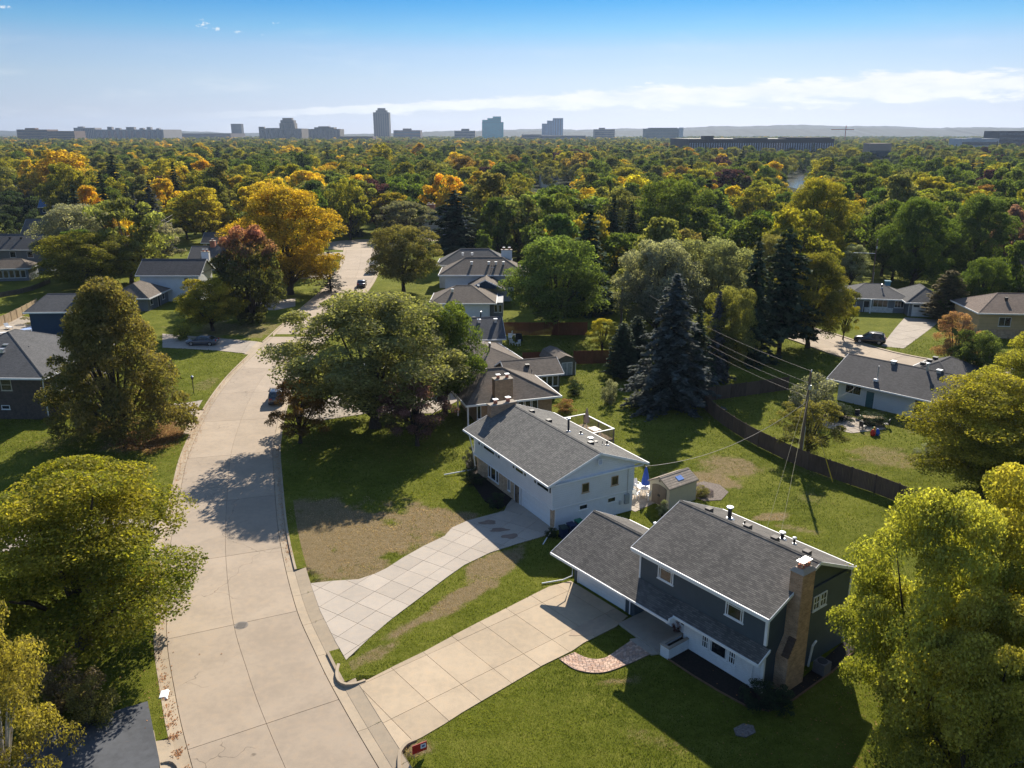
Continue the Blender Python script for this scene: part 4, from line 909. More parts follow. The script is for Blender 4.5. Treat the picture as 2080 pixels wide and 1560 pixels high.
# ------------------------------------------------------------------ foliage
LEAF_GAIN = 2.35
def leafmat(name, stuff=False, trans=.56):
    m, t = newmat(name)
    if stuff == 'inst':
        bs, tp = [t('ShaderNodeAttribute', attribute_type='INSTANCER', attribute_name=q).outputs['Color'] for q in ('base', 'tip')]
        f = t('ShaderNodeAttribute', attribute_name='tint').outputs['Fac']; sh = t('ShaderNodeAttribute', attribute_name='shade').outputs['Fac']
        k = t.mix(1., t.mix(f, bs, tp), sh, 'MULTIPLY')
    elif stuff: k = t('ShaderNodeAttribute', attribute_name='leafcol').outputs['Color']
    else:
        oi = t('ShaderNodeObjectInfo'); tip = t('ShaderNodeAttribute', attribute_type='OBJECT', attribute_name='tip').outputs['Color']
        f = t('ShaderNodeAttribute', attribute_name='tint').outputs['Fac']; sh = t('ShaderNodeAttribute', attribute_name='shade').outputs['Fac']
        k = t.mix(1., t.mix(f, oi.outputs['Color'], tip), sh, 'MULTIPLY')
    k = t.mix(1., k, (LEAF_GAIN * 1.03, LEAF_GAIN * .96, LEAF_GAIN * 1.35, 1), 'MULTIPLY')
    d = t('ShaderNodeBsdfDiffuse', i_Color=k); tr = t('ShaderNodeBsdfTranslucent', i_Color=t.mix(1., k, (1.12, 1.14, .5, 1), 'MULTIPLY'))
    g = t('ShaderNodeBsdfGlossy', i_Color=(.5, .5, .5, 1), i_Roughness=.6)
    a = t('ShaderNodeMixShader', i_0=trans, i_1=d, i_2=tr); b = t('ShaderNodeMixShader', i_0=.018, i_1=a, i_2=g)
    t('ShaderNodeOutputMaterial', i_Surface=b); return m
LEAF = leafmat('leaves'); NEEDLE = leafmat('needles', trans=.22); LEAFS = leafmat('forest_leaves', 'inst', .52); GRASSB = leafmat('grass_blades', True, .45)
BARK = plain('bark', (.055, .042, .032), .95, .35, 5., bump=.6); BARK_W = plain('pale_birch_bark', (.42, .38, .33), .8, .3, 4.)
rng = np.random.RandomState(11)
def unit(n, r=None):
    v = (r or rng).normal(size=(n, 3)); return v / np.linalg.norm(v, axis=1)[:, None]
def quads(C, N, size, asp=.55, r=None):
    r = r or rng; n = len(C); a = np.cross(N, unit(n, r)); a /= np.linalg.norm(a, axis=1)[:, None] + 1e-9; b = np.cross(N, a)
    s = (size * r.uniform(.42, 1.6, n))[:, None]
    V = np.stack([C - a * s * .5, C + b * s * asp * .5 - a * s * .08, C + a * s * .5, C - b * s * asp * .5 - a * s * .08], 1)
    return V.reshape(-1, 3)
def quad_mesh(name, V, attrs, mat):
    n = len(V) // 4; me = bpy.data.meshes.new(name)
    me.vertices.add(4 * n); me.vertices.foreach_set('co', V.astype(np.float32).ravel()); me.loops.add(4 * n); me.loops.foreach_set('vertex_index', np.arange(4 * n, dtype=np.int32))
    me.polygons.add(n); me.polygons.foreach_set('loop_start', np.arange(0, 4 * n, 4, dtype=np.int32)); me.update(calc_edges=True)
    for k, v in attrs.items():
        if v.ndim == 2: a = me.attributes.new(k, 'FLOAT_COLOR', 'FACE'); a.data.foreach_set('color', np.concatenate([v, np.ones((n, 1))], 1).astype(np.float32).ravel())
        else: a = me.attributes.new(k, 'FLOAT', 'FACE'); a.data.foreach_set('value', v.astype(np.float32))
    me.materials.append(mat); return me
PROF = {'oval': lambda h: np.sin(np.pi * np.clip(.06 + .9 * h, 0, 1)) ** .62, 'maple': lambda h: np.clip((1 - h) ** .62 * 1.12 * np.clip(h / .10 + .6, 0, 1), 0, 1), 'vase': lambda h: np.clip(.72 + .5 * h, 0, 1) * np.clip((1 - h) / .5, 0, 1) ** .5,
        'round': lambda h: np.sqrt(np.clip(1 - (2 * h - .92) ** 2 / 1.2, .02, 1)), 'spread': lambda h: np.clip(.6 + .5 * h, 0, 1) * np.clip((1 - h) / .5, 0, 1) ** .55, 'column': lambda h: np.clip((1 - h) / .35, 0, 1) ** .55 * np.clip(h / .1 + .55, 0, 1)}
PROTO = {}
def crown_proto(key, prof, seed, z0=.28, ncl=110, per=300, leaf=.24, cr=(.14, .24), flat=.62, lobes=.22, pad=False, fill=.36, bark=None, top=False):
    r = np.random.RandomState(seed); Hh, Rr = 10., 5.; P = PROF[prof]
    h = r.uniform(.02, .97, ncl); ang = r.uniform(0, 2 * np.pi, ncl)
    lob = 1 + lobes * np.sin(ang * 3 + seed + 4 * h) * np.cos(ang * 2 - 5 * h + seed) + lobes * .5 * np.sin(ang * 7 + h * 9)
    rad = P(h) * lob * Rr * r.uniform(0, 1, ncl) ** fill * .86
    zc = Hh * (z0 + (1 - z0) * h * .95); C = np.stack([rad * np.cos(ang), rad * np.sin(ang), zc], 1)
    rc = Rr * r.uniform(*cr, ncl); n = ncl * per; ci = np.repeat(np.arange(ncl), per)
    d = unit(n, r); d[:, 2] = np.where(r.uniform(size=n) < .62, abs(d[:, 2]), d[:, 2])
    if pad: d[:, 2] *= .8
    q = (.3 + .78 * r.uniform(0, 1, n) ** .45)[:, None]
    pos = C[ci] + d * rc[ci][:, None] * q * np.array([1, 1, flat])
    if pad: pos[:, 2] -= .12 * np.hypot(d[:, 0], d[:, 1]) * rc[ci]
    nr = d * .55 + unit(n, r) * .8 + np.array([0, 0, .35]); nr /= np.linalg.norm(nr, axis=1)[:, None]
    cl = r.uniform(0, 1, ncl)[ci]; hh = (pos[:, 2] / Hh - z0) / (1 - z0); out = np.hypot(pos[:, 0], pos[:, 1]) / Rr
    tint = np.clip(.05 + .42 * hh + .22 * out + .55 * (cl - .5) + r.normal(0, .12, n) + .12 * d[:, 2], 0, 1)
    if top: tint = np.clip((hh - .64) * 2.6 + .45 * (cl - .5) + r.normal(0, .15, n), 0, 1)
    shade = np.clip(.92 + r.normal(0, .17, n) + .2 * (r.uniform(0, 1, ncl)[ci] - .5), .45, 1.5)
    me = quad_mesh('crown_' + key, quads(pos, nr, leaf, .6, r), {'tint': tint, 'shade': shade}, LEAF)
    m = MB(); ztop = z0 + (1 - z0) * .55
    m.tube([(0, 0, -.3), (0, 0, .5), (.08, .04, Hh * z0 * .6), (.0, .1, Hh * z0), (.05, 0, Hh * (z0 + .22)), (0, 0, Hh * ztop)], [.36, .26, .22, .2, .14, .05], 8)
    for k in r.choice(ncl, min(ncl, 22), False):
        c = C[k]; zs = Hh * z0 * r.uniform(.55, 1.15); st = np.array([0, .05, zs]); md = st + (c - st) * .5 + np.array([0, 0, r.uniform(.0, .6)])
        m.tube([tuple(st), tuple(md), tuple(c)], [.13, .075, .02], 5)
    tr = m.build('trunk_' + key, bark or BARK, None); td = tr.data; bpy.data.objects.remove(tr)
    PROTO[key] = (td, me)
def conifer_proto(key, seed, levels=34, leaf=.34, droop=.35, dens=1., z0=.06, R0=2.6, irregular=.2, spiky=.8, mat=None):
    r = np.random.RandomState(seed); Hh = 10.; C = []; N = []; tt = []; tube = MB(); tube.tube([(0, 0, -.3), (0, 0, 4), (0, 0, 9.7)], [.22, .15, .02], 7)
    for i in range(levels):
        f = i / (levels - 1); z = Hh * (z0 + (1 - z0) * f); L0 = R0 * (1 - f) ** spiky + .12; nb = int(5 + 5 * (1 - f)); a0 = r.uniform(0, 6.28)
        for k in range(nb):
            a = a0 + 6.283 * k / nb + r.normal(0, .2); L = L0 * r.uniform(1 - irregular * 1.6, 1 + irregular); n = max(6, int(L * 34 * dens))
            u = r.uniform(.06, 1, n) ** .8; w = r.normal(0, .16, n) * L * (1.05 - u) + r.normal(0, .05, n)
            x = u * L; dz = -droop * x + .16 * droop * x * x / max(L, .3) + r.normal(0, .06, n) + .08
            C.append(np.stack([x * math.cos(a) - w * math.sin(a), x * math.sin(a) + w * math.cos(a), z + dz], 1))
            nn = np.stack([r.normal(0, .35, n) + .25 * math.cos(a), r.normal(0, .35, n) + .25 * math.sin(a), np.ones(n)], 1); N.append(nn / np.linalg.norm(nn, axis=1)[:, None])
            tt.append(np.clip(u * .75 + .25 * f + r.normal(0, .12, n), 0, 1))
            if i % 3 == 0 and f < .85: tube.tube([(0, 0, z), (L * .9 * math.cos(a), L * .9 * math.sin(a), z - droop * L * .8)], [.04, .01], 4, False)
    C = np.concatenate(C); N = np.concatenate(N); T = np.concatenate(tt); n = len(C)
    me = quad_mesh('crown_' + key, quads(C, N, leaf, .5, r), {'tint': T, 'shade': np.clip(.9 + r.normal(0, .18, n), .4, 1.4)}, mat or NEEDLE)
    tr = tube.build('trunk_' + key, BARK, None); td = tr.data; bpy.data.objects.remove(tr); PROTO[key] = (td, me)
# close kinds (fine leaves) and coarser versions for trees farther off
crown_proto('locust', 'spread', 3, .12, 130, 900, .108, (.15, .24), .5, .3, True, .42); crown_proto('locust_b', 'spread', 5, .3, 60, 60, .5, (.15, .26), .5, .35, True, .42)
crown_proto('redtop', 'oval', 61, .04, 130, 230, .26, (.13, .19), .8, .08, False, .3, None, True); crown_proto('maple', 'maple', 6, .04, 210, 420, .145, (.11, .17), .8, .08, False, .28); crown_proto('yellow', 'oval', 8, .04, 140, 820, .122, (.13, .22), .72, .3, False, .36)
crown_proto('elm', 'vase', 9, .13, 150, 620, .13, (.12, .2), .8, .24, False, .40); crown_proto('round', 'round', 10, .2, 120, 430, .175, (.15, .24), .7, .25)
crown_proto('sparse', 'round', 12, .18, 74, 300, .18, (.12, .2), .7, .4, False, .5); crown_proto('birch', 'column', 14, .1, 100, 380, .16, (.14, .24), .75, .35, False, .45, BARK_W)
crown_proto('shrub', 'round', 15, .02, 46, 130, .36, (.2, .32), .8, .25); crown_proto('shrub_b', 'round', 45, .0, 40, 130, .42, (.2, .34), .75, .35)
MIDS = []
for k, (pf, z0) in enumerate((('oval', .15), ('round', .16), ('vase', .2), ('maple', .1), ('round', .2), ('spread', .25), ('oval', .2))):
    crown_proto('mid%d' % k, pf, 30 + k, z0, 78, 150, .35, (.14, .24), .68, .32, False, .34); MIDS.append('mid%d' % k)
conifer_proto('spruce', 21, 40, .30, .38, 1.1, .05, 2.7, .3, .8); conifer_proto('spruce_b', 22, 30, .4, .3, .8, .06, 2.4, .25, .8); conifer_proto('pine', 23, 22, .5, .1, 1.0, .18, 2.9, .45, .55); conifer_proto('arbor', 24, 30, .34, -.5, 1.1, .02, 1.9, .15, .5)
conifer_proto('thin_spruce', 25, 17, .3, .2, .6, .1, 2.4, .4, .8); conifer_proto('spruce_m', 26, 22, .6, .35, .5, .05, 2.5, .25, .8)
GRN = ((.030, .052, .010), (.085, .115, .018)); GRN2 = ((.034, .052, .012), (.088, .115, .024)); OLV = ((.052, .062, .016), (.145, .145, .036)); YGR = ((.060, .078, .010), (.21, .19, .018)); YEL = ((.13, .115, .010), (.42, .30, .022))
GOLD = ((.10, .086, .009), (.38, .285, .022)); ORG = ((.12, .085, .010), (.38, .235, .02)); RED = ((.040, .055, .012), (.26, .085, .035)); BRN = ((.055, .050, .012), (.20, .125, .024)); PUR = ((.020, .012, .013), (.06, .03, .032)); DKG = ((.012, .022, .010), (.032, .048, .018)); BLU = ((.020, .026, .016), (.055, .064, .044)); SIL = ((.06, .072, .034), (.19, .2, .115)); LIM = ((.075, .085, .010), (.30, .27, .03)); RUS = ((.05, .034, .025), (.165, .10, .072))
TREES = []      # (x, y, radius)
def plant(kind, x, y, w, h, base, tip, label, cat='tree', name=None, group=None, rot=None, z=0.):
    td, cm = PROTO[kind]; is_shrub = kind.startswith('shrub')
    pw = {'spruce': 5.0, 'spruce_b': 4.6, 'pine': 5.4, 'arbor': 3.4, 'thin_spruce': 4.6, 'spruce_m': 4.8}.get(kind, 10.2)
    o = thing(name or {'spruce': 'spruce_tree', 'spruce_b': 'spruce_tree', 'spruce_m': 'spruce_tree', 'thin_spruce': 'spruce_tree', 'pine': 'pine_tree', 'arbor': 'arborvitae', 'birch': 'birch_tree', 'shrub': 'shrub', 'shrub_b': 'shrub'}.get(kind, 'broadleaf_tree'), label, cat, (x, y, z), random.uniform(0, 6.28) if rot is None else rot, group)
    o.scale = (w / pw, w / pw, h / 10.3)
    a = link('stem' if is_shrub else 'trunk', td, o); b = link('crown', cm, o)
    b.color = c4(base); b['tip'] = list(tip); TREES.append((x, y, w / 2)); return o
def T(kind, u, vb, vt, w, pal, label, **kw):
    """a tree surveyed from its foot (u, vb), its top row vt and its crown width in photo pixels"""
    x, y = at(u, vb); h = height_at(x, y, vt); mp = mpp(x, y, h * .6); j = lambda c: tuple(q * random.uniform(.93, 1.07) for q in c)
    return plant(kind, x, y, w * mp, h, j(pal[0]), j(pal[1]), label, **kw)
random.seed(8)
# --- surveyed trees, near to far
T('locust', 172, 1310, 918, 620, ((.056, .074, .010), (.20, .195, .018)), 'big honey locust with yellow-green feathery crown overhanging the left side of the road', rot=.4)
T('birch', 20, 1640, 1225, 290, ((.068, .072, .012), (.21, .185, .03)), 'yellowing birch with pale branches in the bottom left corner', rot=1.)
T('birch', -50, 1560, 1150, 190, ((.07, .07, .012), (.23, .18, .03)), 'second yellow birch cut by the left edge of the picture', rot=3.)
T('yellow', 1862, 1530, 975, 430, ((.085, .096, .012), (.27, .265, .036)), 'bushy yellow maple close beside the blue house', rot=.8)
T('yellow', 2090, 1500, 880, 500, ((.085, .095, .012), (.28, .27, .036)), 'tall yellow maple at the right edge of the picture', rot=2.9)
T('yellow', 1960, 1680, 1200, 420, ((.085, .096, .012), (.26, .255, .036)), 'low yellow maple in the bottom right corner', rot=4.2)
T('maple', 248, 885, 545, 320, ((.054, .064, .017), (.15, .128, .03)), 'dense brownish maple shading the lawn by the dark brick house')
T('elm', 762, 868, 578, 450, ((.066, .075, .022), (.20, .19, .062)), 'broad green elm with dark forked trunk in the middle of the picture', rot=1.1)
T('round', 905, 840, 605, 170, GRN, 'green tree leaning over the brown roofs beside the elm')
T('sparse', 848, 905, 742, 175, RUS, 'dark red crabapple beneath the elm by the white house')
T('sparse', 610, 900, 765, 150, ((.05, .04, .012), (.17, .095, .025)), 'brownish small tree at the kerb below the elm')
T('redtop', 512, 655, 447, 158, ((.045, .056, .014), (.24, .10, .062)), 'maple with red top and green skirt beside the street')
T('round', 432, 672, 562, 145, YGR, 'spreading yellow-green tree tucked against the red-topped maple')
T('elm', 590, 598, 366, 270, ((.095, .078, .010), (.38, .26, .02)), 'large golden-orange tree above the bend of the street', rot=.3)
T('thin_spruce', 672, 592, 500, 62, BLU, 'thin blue spruce on the lawn by the street bend')
T('round', 820, 592, 452, 158, ((.05, .056, .014), (.155, .135, .034)), 'olive tree beside the parked white van')
T('round', 1128, 678, 472, 222, ((.04, .06, .013), (.11, .14, .03)), 'big round green tree in front of the red fence')
T('sparse', 1222, 722, 642, 78, LIM, 'small bright yellow tree by the red fence')
T('round', 1330, 690, 478, 190, SIL, 'pale olive willow-like tree behind the blue spruce'); T('round', 1440, 675, 476, 180, ((.06, .07, .03), (.17, .18, .075)), 'second pale olive tree right of the willow-like tree')
T('spruce', 1360, 822, 552, 178, BLU, 'tall full blue spruce in the middle garden')
T('round', 1475, 770, 575, 120, OLV, 'olive tree between the blue spruce and the tall dark spruce'); T('spruce_b', 1412, 800, 622, 80, DKG, 'dark slim spruce standing against the full blue spruce'); T('arbor', 1262, 768, 655, 62, DKG, 'dark arborvitae beside the brown shed fence'); T('arbor', 1292, 752, 640, 56, DKG, 'second dark arborvitae beside the blue spruce')
T('spruce_b', 1450, 775, 590, 70, BLU, 'slim grey spruce right of the full blue spruce'); T('spruce_b', 1522, 735, 478, 105, DKG, 'tall dark spruce above the curved fence'); T('pine', 1582, 720, 462, 120, DKG, 'dark pine beside the tall dark spruce')
T('elm', 1640, 706, 502, 185, ((.042, .055, .010), (.15, .14, .018)), 'leafy tree with yellow patches overhanging the right street', rot=2.); T('sparse', 1712, 690, 590, 60, YGR, 'yellowish branch tree at the edge of the right street')
T('shrub', 1650, 838, 755, 100, SIL, 'rounded pale-topped shrub by the white ranch', cat='shrub')
T('sparse', 1640, 925, 808, 165, ((.05, .06, .013), (.17, .155, .035)), 'olive tree growing round the utility pole', rot=.5)
T('locust', 1998, 1010, 752, 410, ((.062, .072, .010), (.23, .205, .02)), 'wide yellow-green locust in front of the white ranch', rot=2.2); T('round', 2055, 1040, 850, 240, ((.062, .072, .010), (.21, .19, .02)), 'green-yellow tree filling the gap under the wide locust'); T('yellow', 2085, 900, 672, 280, ((.075, .08, .010), (.25, .23, .028)), 'bright yellow tree at the right edge above the locust')
T('sparse', 1930, 768, 626, 118, ((.075, .066, .022), (.25, .15, .08)), 'small pinkish-orange tree beside the right driveway'); T('round', 1975, 792, 668, 118, GRN2, 'dark green bushy tree next to the pinkish tree')
T('arbor', 1920, 652, 548, 78, ((.03, .035, .012), (.085, .075, .024)), 'brownish conical tree at the corner of the grey ranch'); T('round', 1992, 645, 518, 125, GRN, 'rounded green tree behind the conical tree'); T('shrub_b', 1930, 655, 600, 60, GRN2, 'green bush at the ranch corner', cat='shrub')
T('elm', 1850, 588, 392, 170, GRN, 'tall green tree left of a pair behind the grey ranch'); T('elm', 1975, 580, 385, 160, GRN2, 'tall green tree right of a pair behind the grey ranch'); T('elm', 1650, 560, 352, 190, YGR, 'tall yellow-green cottonwood behind the right street'); T('sparse', 1725, 590, 492, 90, SIL, 'pale flowering shrub-tree left of the grey ranch')
T('round', 1360, 560, 355, 180, GRN, 'big green tree behind the willow-like trees'); T('spruce_b', 1242, 560, 395, 72, DKG, 'dark spruce left of two in the middle distance'); T('spruce_b', 1278, 556, 408, 62, DKG, 'dark spruce right of two in the middle distance')
T('pine', 925, 538, 385, 110, DKG, 'dark ragged pine beside the distant chimney house'); T('mid1', 765, 470, 358, 82, PUR, 'dark purple tree by the turning circle'); T('mid4', 828, 486, 404, 118, ((.055, .055, .028), (.13, .125, .06)), 'grey-olive tree in front of the distant chimney house')
T('mid0', 712, 488, 358, 95, YGR, 'yellow-green tree at the turning circle'); T('mid2', 415, 492, 376, 142, ((.085, .085, .009), (.28, .23, .02)), 'golden-green tree above the bright lawn'); T('mid3', 1010, 540, 392, 110, GRN, 'green tree rising behind the pale two-storey house'); T('mid1', 1140, 540, 368, 190, GRN2, 'broad dark green tree in the middle distance')
T('round', 165, 560, 408, 165, SIL, 'silvery green tree above the navy house'); T('round', 180, 592, 466, 200, ((.05, .062, .010), (.16, .15, .018)), 'yellow-green tree rising behind the brown maple', rot=4.); T('mid4', 330, 540, 448, 98, SIL, 'pale willow behind the white left house')
T('spruce_b', 283, 500, 392, 56, BLU, 'blue spruce left of two behind the power lines'); T('spruce_b', 318, 515, 366, 74, BLU, 'taller blue spruce right of two behind the power lines'); T('spruce_m', 243, 440, 308, 62, DKG, 'dark spruce poking out of the left canopy'); T('spruce_m', 165, 500, 375, 60, DKG, 'dark spruce at the far left behind the silvery tree')
T('mid1', 40, 480, 382, 95, DKG, 'dark rounded tree at the left edge'); T('mid4', 12, 520, 430, 75, DKG, 'dark bushy tree by the far left house'); T('mid2', 135, 420, 300, 150, GOLD, 'large golden tree in the left canopy'); T('mid0', 352, 420, 318, 100, LIM, 'lime-yellow tree left of the orange tree'); T('mid5', 425, 415, 322, 95, ORG, 'orange tree in the left canopy'); T('mid1', 440, 425, 348, 60, PUR, 'small dark purple tree before the orange tree'); T('mid6', 575, 420, 342, 80, ORG, 'orange crown rising behind the golden-orange tree')
T('mid5', 412, 350, 288, 58, GOLD, 'far golden tree above the left canopy'); T('mid5', 852, 350, 288, 40, ORG, 'small far orange tree below the dark tower'); T('mid0', 775, 380, 288, 62, YGR, 'yellow-green tree standing under the tower'); T('mid2', 925, 372, 306, 60, YEL, 'far yellow tree in the middle canopy'); T('mid5', 1262, 385, 322, 80, GOLD, 'far golden tree right of the middle'); T('mid5', 1180, 380, 308, 95, ((.10, .085, .012), (.27, .21, .03)), 'mottled yellow tree in the middle canopy'); T('mid5', 1440, 450, 372, 70, ORG, 'orange tree above the willow-like trees'); T('mid5', 1462, 372, 310, 52, YEL, 'far yellow tree on the right'); T('mid6', 2040, 560, 410, 90, RUS, 'reddish dark tree at the right edge')
T('mid3', 985, 560, 470, 60, GRN, 'small green tree behind the pale house roof'); T('mid1', 640, 500, 380, 80, GRN, 'green tree behind the golden-orange tree'); T('mid2', 1790, 560, 400, 120, GRN, 'green tree behind the grey ranch roof'); T('mid4', 2060, 640, 480, 90, GRN, 'green tree behind the tan house at the right edge'); T('round', 1560, 620, 470, 110, OLV, 'olive tree behind the dark pine'); T('mid3', 240, 560, 430, 60, BRN, 'brownish shrubby tree by the power lines')
# shrubs and garden plants
for a in ((150, 1445, 1335, 130, ((.05, .045, .02), (.14, .115, .06)), 'dry brown-flowered shrub beneath the honey locust'), (190, 1470, 1380, 110, OLV, 'dark shrub between the birch and the asphalt driveway'), (1168, 800, 772, 36, DKG, 'dark shrub at the olive wing of the tan house'), (1148, 836, 812, 44, ((.06, .06, .015), (.24, .13, .045)), 'rust and green hydrangea behind the white house'), (1165, 780, 765, 26, OLV, 'small shrub by the gambrel shed path'), (1238, 820, 768, 38, SIL, 'thin young tree on the bright lawn'),
          (962, 985, 950, 44, DKG, 'dark shrub under the white house front windows'), (1008, 1030, 1000, 40, DKG, 'dark shrub by the white house door'), (958, 948, 905, 34, BLU, 'small blue-green spruce bush at the white house corner'), (1120, 1090, 1072, 28, DKG, 'low shrub at the corner of the white house garage'), (1345, 1050, 1015, 26, SIL, 'small white-flowered plant before the plastic shed'), (1425, 1010, 985, 34, OLV, 'weedy plant beside the plastic shed'), (1375, 1284, 1258, 22, ((.05, .035, .02), (.2, .06, .06)), 'red flowering shrub behind the white planter'), (1540, 1432, 1385, 80, DKG, 'dark low juniper at the corner of the blue house'), (1585, 1440, 1400, 60, DKG, 'dark low shrub at the foot of the chimney'),
          (1700, 850, 822, 70, DKG, 'dark low hedge under the white ranch windows'), (1770, 862, 836, 60, DKG, 'second dark shrub under the white ranch windows'), (1340, 825, 795, 120, BLU, 'skirt of grey-green juniper under the blue spruce'), (372, 690, 650, 40, YGR, 'small yellowish shrub by the sedan driveway'), (90, 655, 632, 70, OLV, 'hedge along the left wooden fence'), (1880, 935, 900, 50, SIL, 'white-flowered bush at the right lawn edge'), (1420, 1000, 992, 60, ((.05, .045, .03), (.12, .1, .08)), 'grey-brown low ground cover bed behind the plastic shed')):
    T(random.choice(('shrub', 'shrub_b')), *a[:4], a[4], a[5], cat='shrub')
# --- the canopy beyond: nearest trees single, the rest one mass
KEEP = [(700, 200, 2000, 300), ]                      # kept for reference
CLEAR = [(0, 690, 2080, 1560, 135), (1020, 640, 1260, 720, 160), (1600, 640, 1930, 860, 150), (330, 660, 560, 860, 160), (1010, 520, 1230, 670, 150), (680, 480, 800, 590, 262), (850, 415, 905, 480, 250), (1098, 354, 1136, 378, 500), (60, 395, 132, 425, 325), (-20, 365, 62, 400, 385), (370, 470, 450, 492, 260), (0, 470, 100, 560, 180), (280, 525, 450, 610, 150), (880, 515, 1045, 650, 190), (1715, 565, 2080, 700, 170), (1605, 345, 1625, 372, 600), (730, 450, 780, 482, 255), (385, 470, 480, 530, 215), (845, 468, 930, 490, 260)]
def ok_tree(x, y, r, h):
    for tx, ty, tr in TREES:
        if (x - tx) ** 2 + (y - ty) ** 2 < ((r + tr) * .55) ** 2: return False
    for p in HOUSE_FOOT:
        c = np.mean(p, axis=0)
        if math.hypot(x - c[0], y - c[1]) < r * .7 + 7.5: return False
    P = np.array((x, y))
    if np.min(np.linalg.norm(STREET - P, axis=1)) < r * .6 + 6 or np.min(np.linalg.norm(RIGHT_STREET - P, axis=1)) < r * .6 + 5: return False
    d = y * CP + CAM_H * SP; u = 1040 + FPX * x / d; w = r / mpp(x, y, h)
    def row(z): dz = z - CAM_H; return 780 - FPX * (y * SP + dz * CP) / (y * CP - dz * SP)
    vt, vb = row(h), row(h * .1)
    for (u0, v0, u1, v1, dist) in CLEAR:
        if y < dist and u + w > u0 and u - w < u1 and vb > v0 and vt < v1: return False
    return True
def palette(x, y, r):
    az = x / y; q = r.uniform()
    warm = .24 if az < -.15 else .13 if az < .25 else .045
    warm *= 1. if y < 430 else .6
    if q < warm * .40: return YEL, 'yellow'
    if q < warm * .75: return GOLD, 'golden'
    if q < warm * .78: return ORG, 'orange'
    if q < warm + .2: return YGR, 'yellow-green'
    if q < warm + .21: return BRN, 'brownish'
    if q < warm + .22: return PUR, 'dark purple'
    if q < warm + .45: return OLV, 'olive'
    return ((GRN, 'green') if q < .82 else (GRN2, 'dark green'))
LANDMARK = [(60, 'brown parking-deck block'), (170, 'apartment row end'), (260, 'pale apartment row'), (400, 'low brown row'), (479, 'small dark office block'), (545, 'domed building wing'), (583, 'domed stone building'), (657, 'arched stone building'), (722, 'low brown flats'), (773, 'tall dark tower'), (826, 'low brown office'), (885, 'gap by pale office'), (944, 'pale office'), (1000, 'teal glass tower'), (1060, 'flat striped office'), (1122, 'blue glass towers'), (1180, 'gap by blue towers'), (1228, 'beige hotel'), (1285, 'gap by beige hotel'), (1350, 'green glass building'), (1430, 'long apartments, left part'), (1520, 'long apartments, middle'), (1640, 'long apartments, right part'), (1719, 'red crane'), (1785, 'tan low building'), (1880, 'gap by white warehouse'), (1990, 'white warehouse'), (2065, 'dark right-edge office')]
CANOPY = []; fr = np.random.RandomState(5); cand = []
y = 122.
while y < 4000:
    sp = 12.5 if y < 480 else 16 if y < 950 else 23 if y < 2000 else 36
    for x in np.arange(-.68 * y - 12, .68 * y + 12, sp):
        cand.append((x + fr.uniform(-.4, .4) * sp, y + fr.uniform(-.4, .4) * sp))
    y += sp * (.95 if y < 950 else 1.1)
LAKE = [at(1560, 368), at(1640, 352), at(1760, 352), at(2120, 372), at(2180, 404), at(1990, 392), at(1800, 384), at(1620, 384)]
cand = [c for c in cand if not inside(np.array([c[0]]), np.array([c[1]]), LAKE)[0]]
cand.sort(key=lambda c: c[1]); singles = 0; mass = []
for x, y in cand:
    r = fr.uniform(4.6, 9.2) * (1. if y < 950 else 1.25); h = r * fr.uniform(1.5, 2.1) + 3.5 if y < 950 else fr.uniform(12, 21)
    if y < 480:
        if not ok_tree(x, y, r, h): continue
        if singles < 195:
            con = fr.uniform() < .09
            pal, nm = (DKG, 'dark conifer') if con else palette(x, y, fr)
            un = 1040 + FPX * x / (y * CP + CAM_H * SP); lm = min(LANDMARK, key=lambda q: abs(q[0] - un))[1]; band = 'near' if y < 215 else 'middle' if y < 265 else 'far'
            lab = (nm + ' tree in the %s canopy below the %s') % (band, lm)
            j = lambda c: tuple(q * fr.uniform(.85, 1.12) for q in c)
            random.seed(int(x * 7 + y)); plant('spruce_m' if con else MIDS[fr.randint(7)], x, y, r * (1.25 if con else 2.1), h * (1.08 if con else 1), j(pal[0]), j(pal[1]), lab, group='canopy trees between the gardens and the skyline', name='canopy_spruce' if con else 'canopy_tree')
            CANOPY.append((col.objects[-1].parent, un)); singles += 1; continue
    elif y < 700 and not ok_tree(x, y, r, h): continue
    mass.append((x, y, r, h))
by = {}
for o, un in CANOPY: by.setdefault(o['label'], []).append((un, o))
for lab, v in by.items():
    if len(v) > 1:
        v.sort(key=lambda q: q[0])
        for k, (un, o) in enumerate(v): o['label'] = lab + ', ' + (('left', 'right')[k] + ' of two' if len(v) == 2 else ('leftmost', 'second from left', 'third from left', 'fourth from left', 'fifth from left', 'sixth from left', 'seventh from left', 'last')[min(k, 7)])
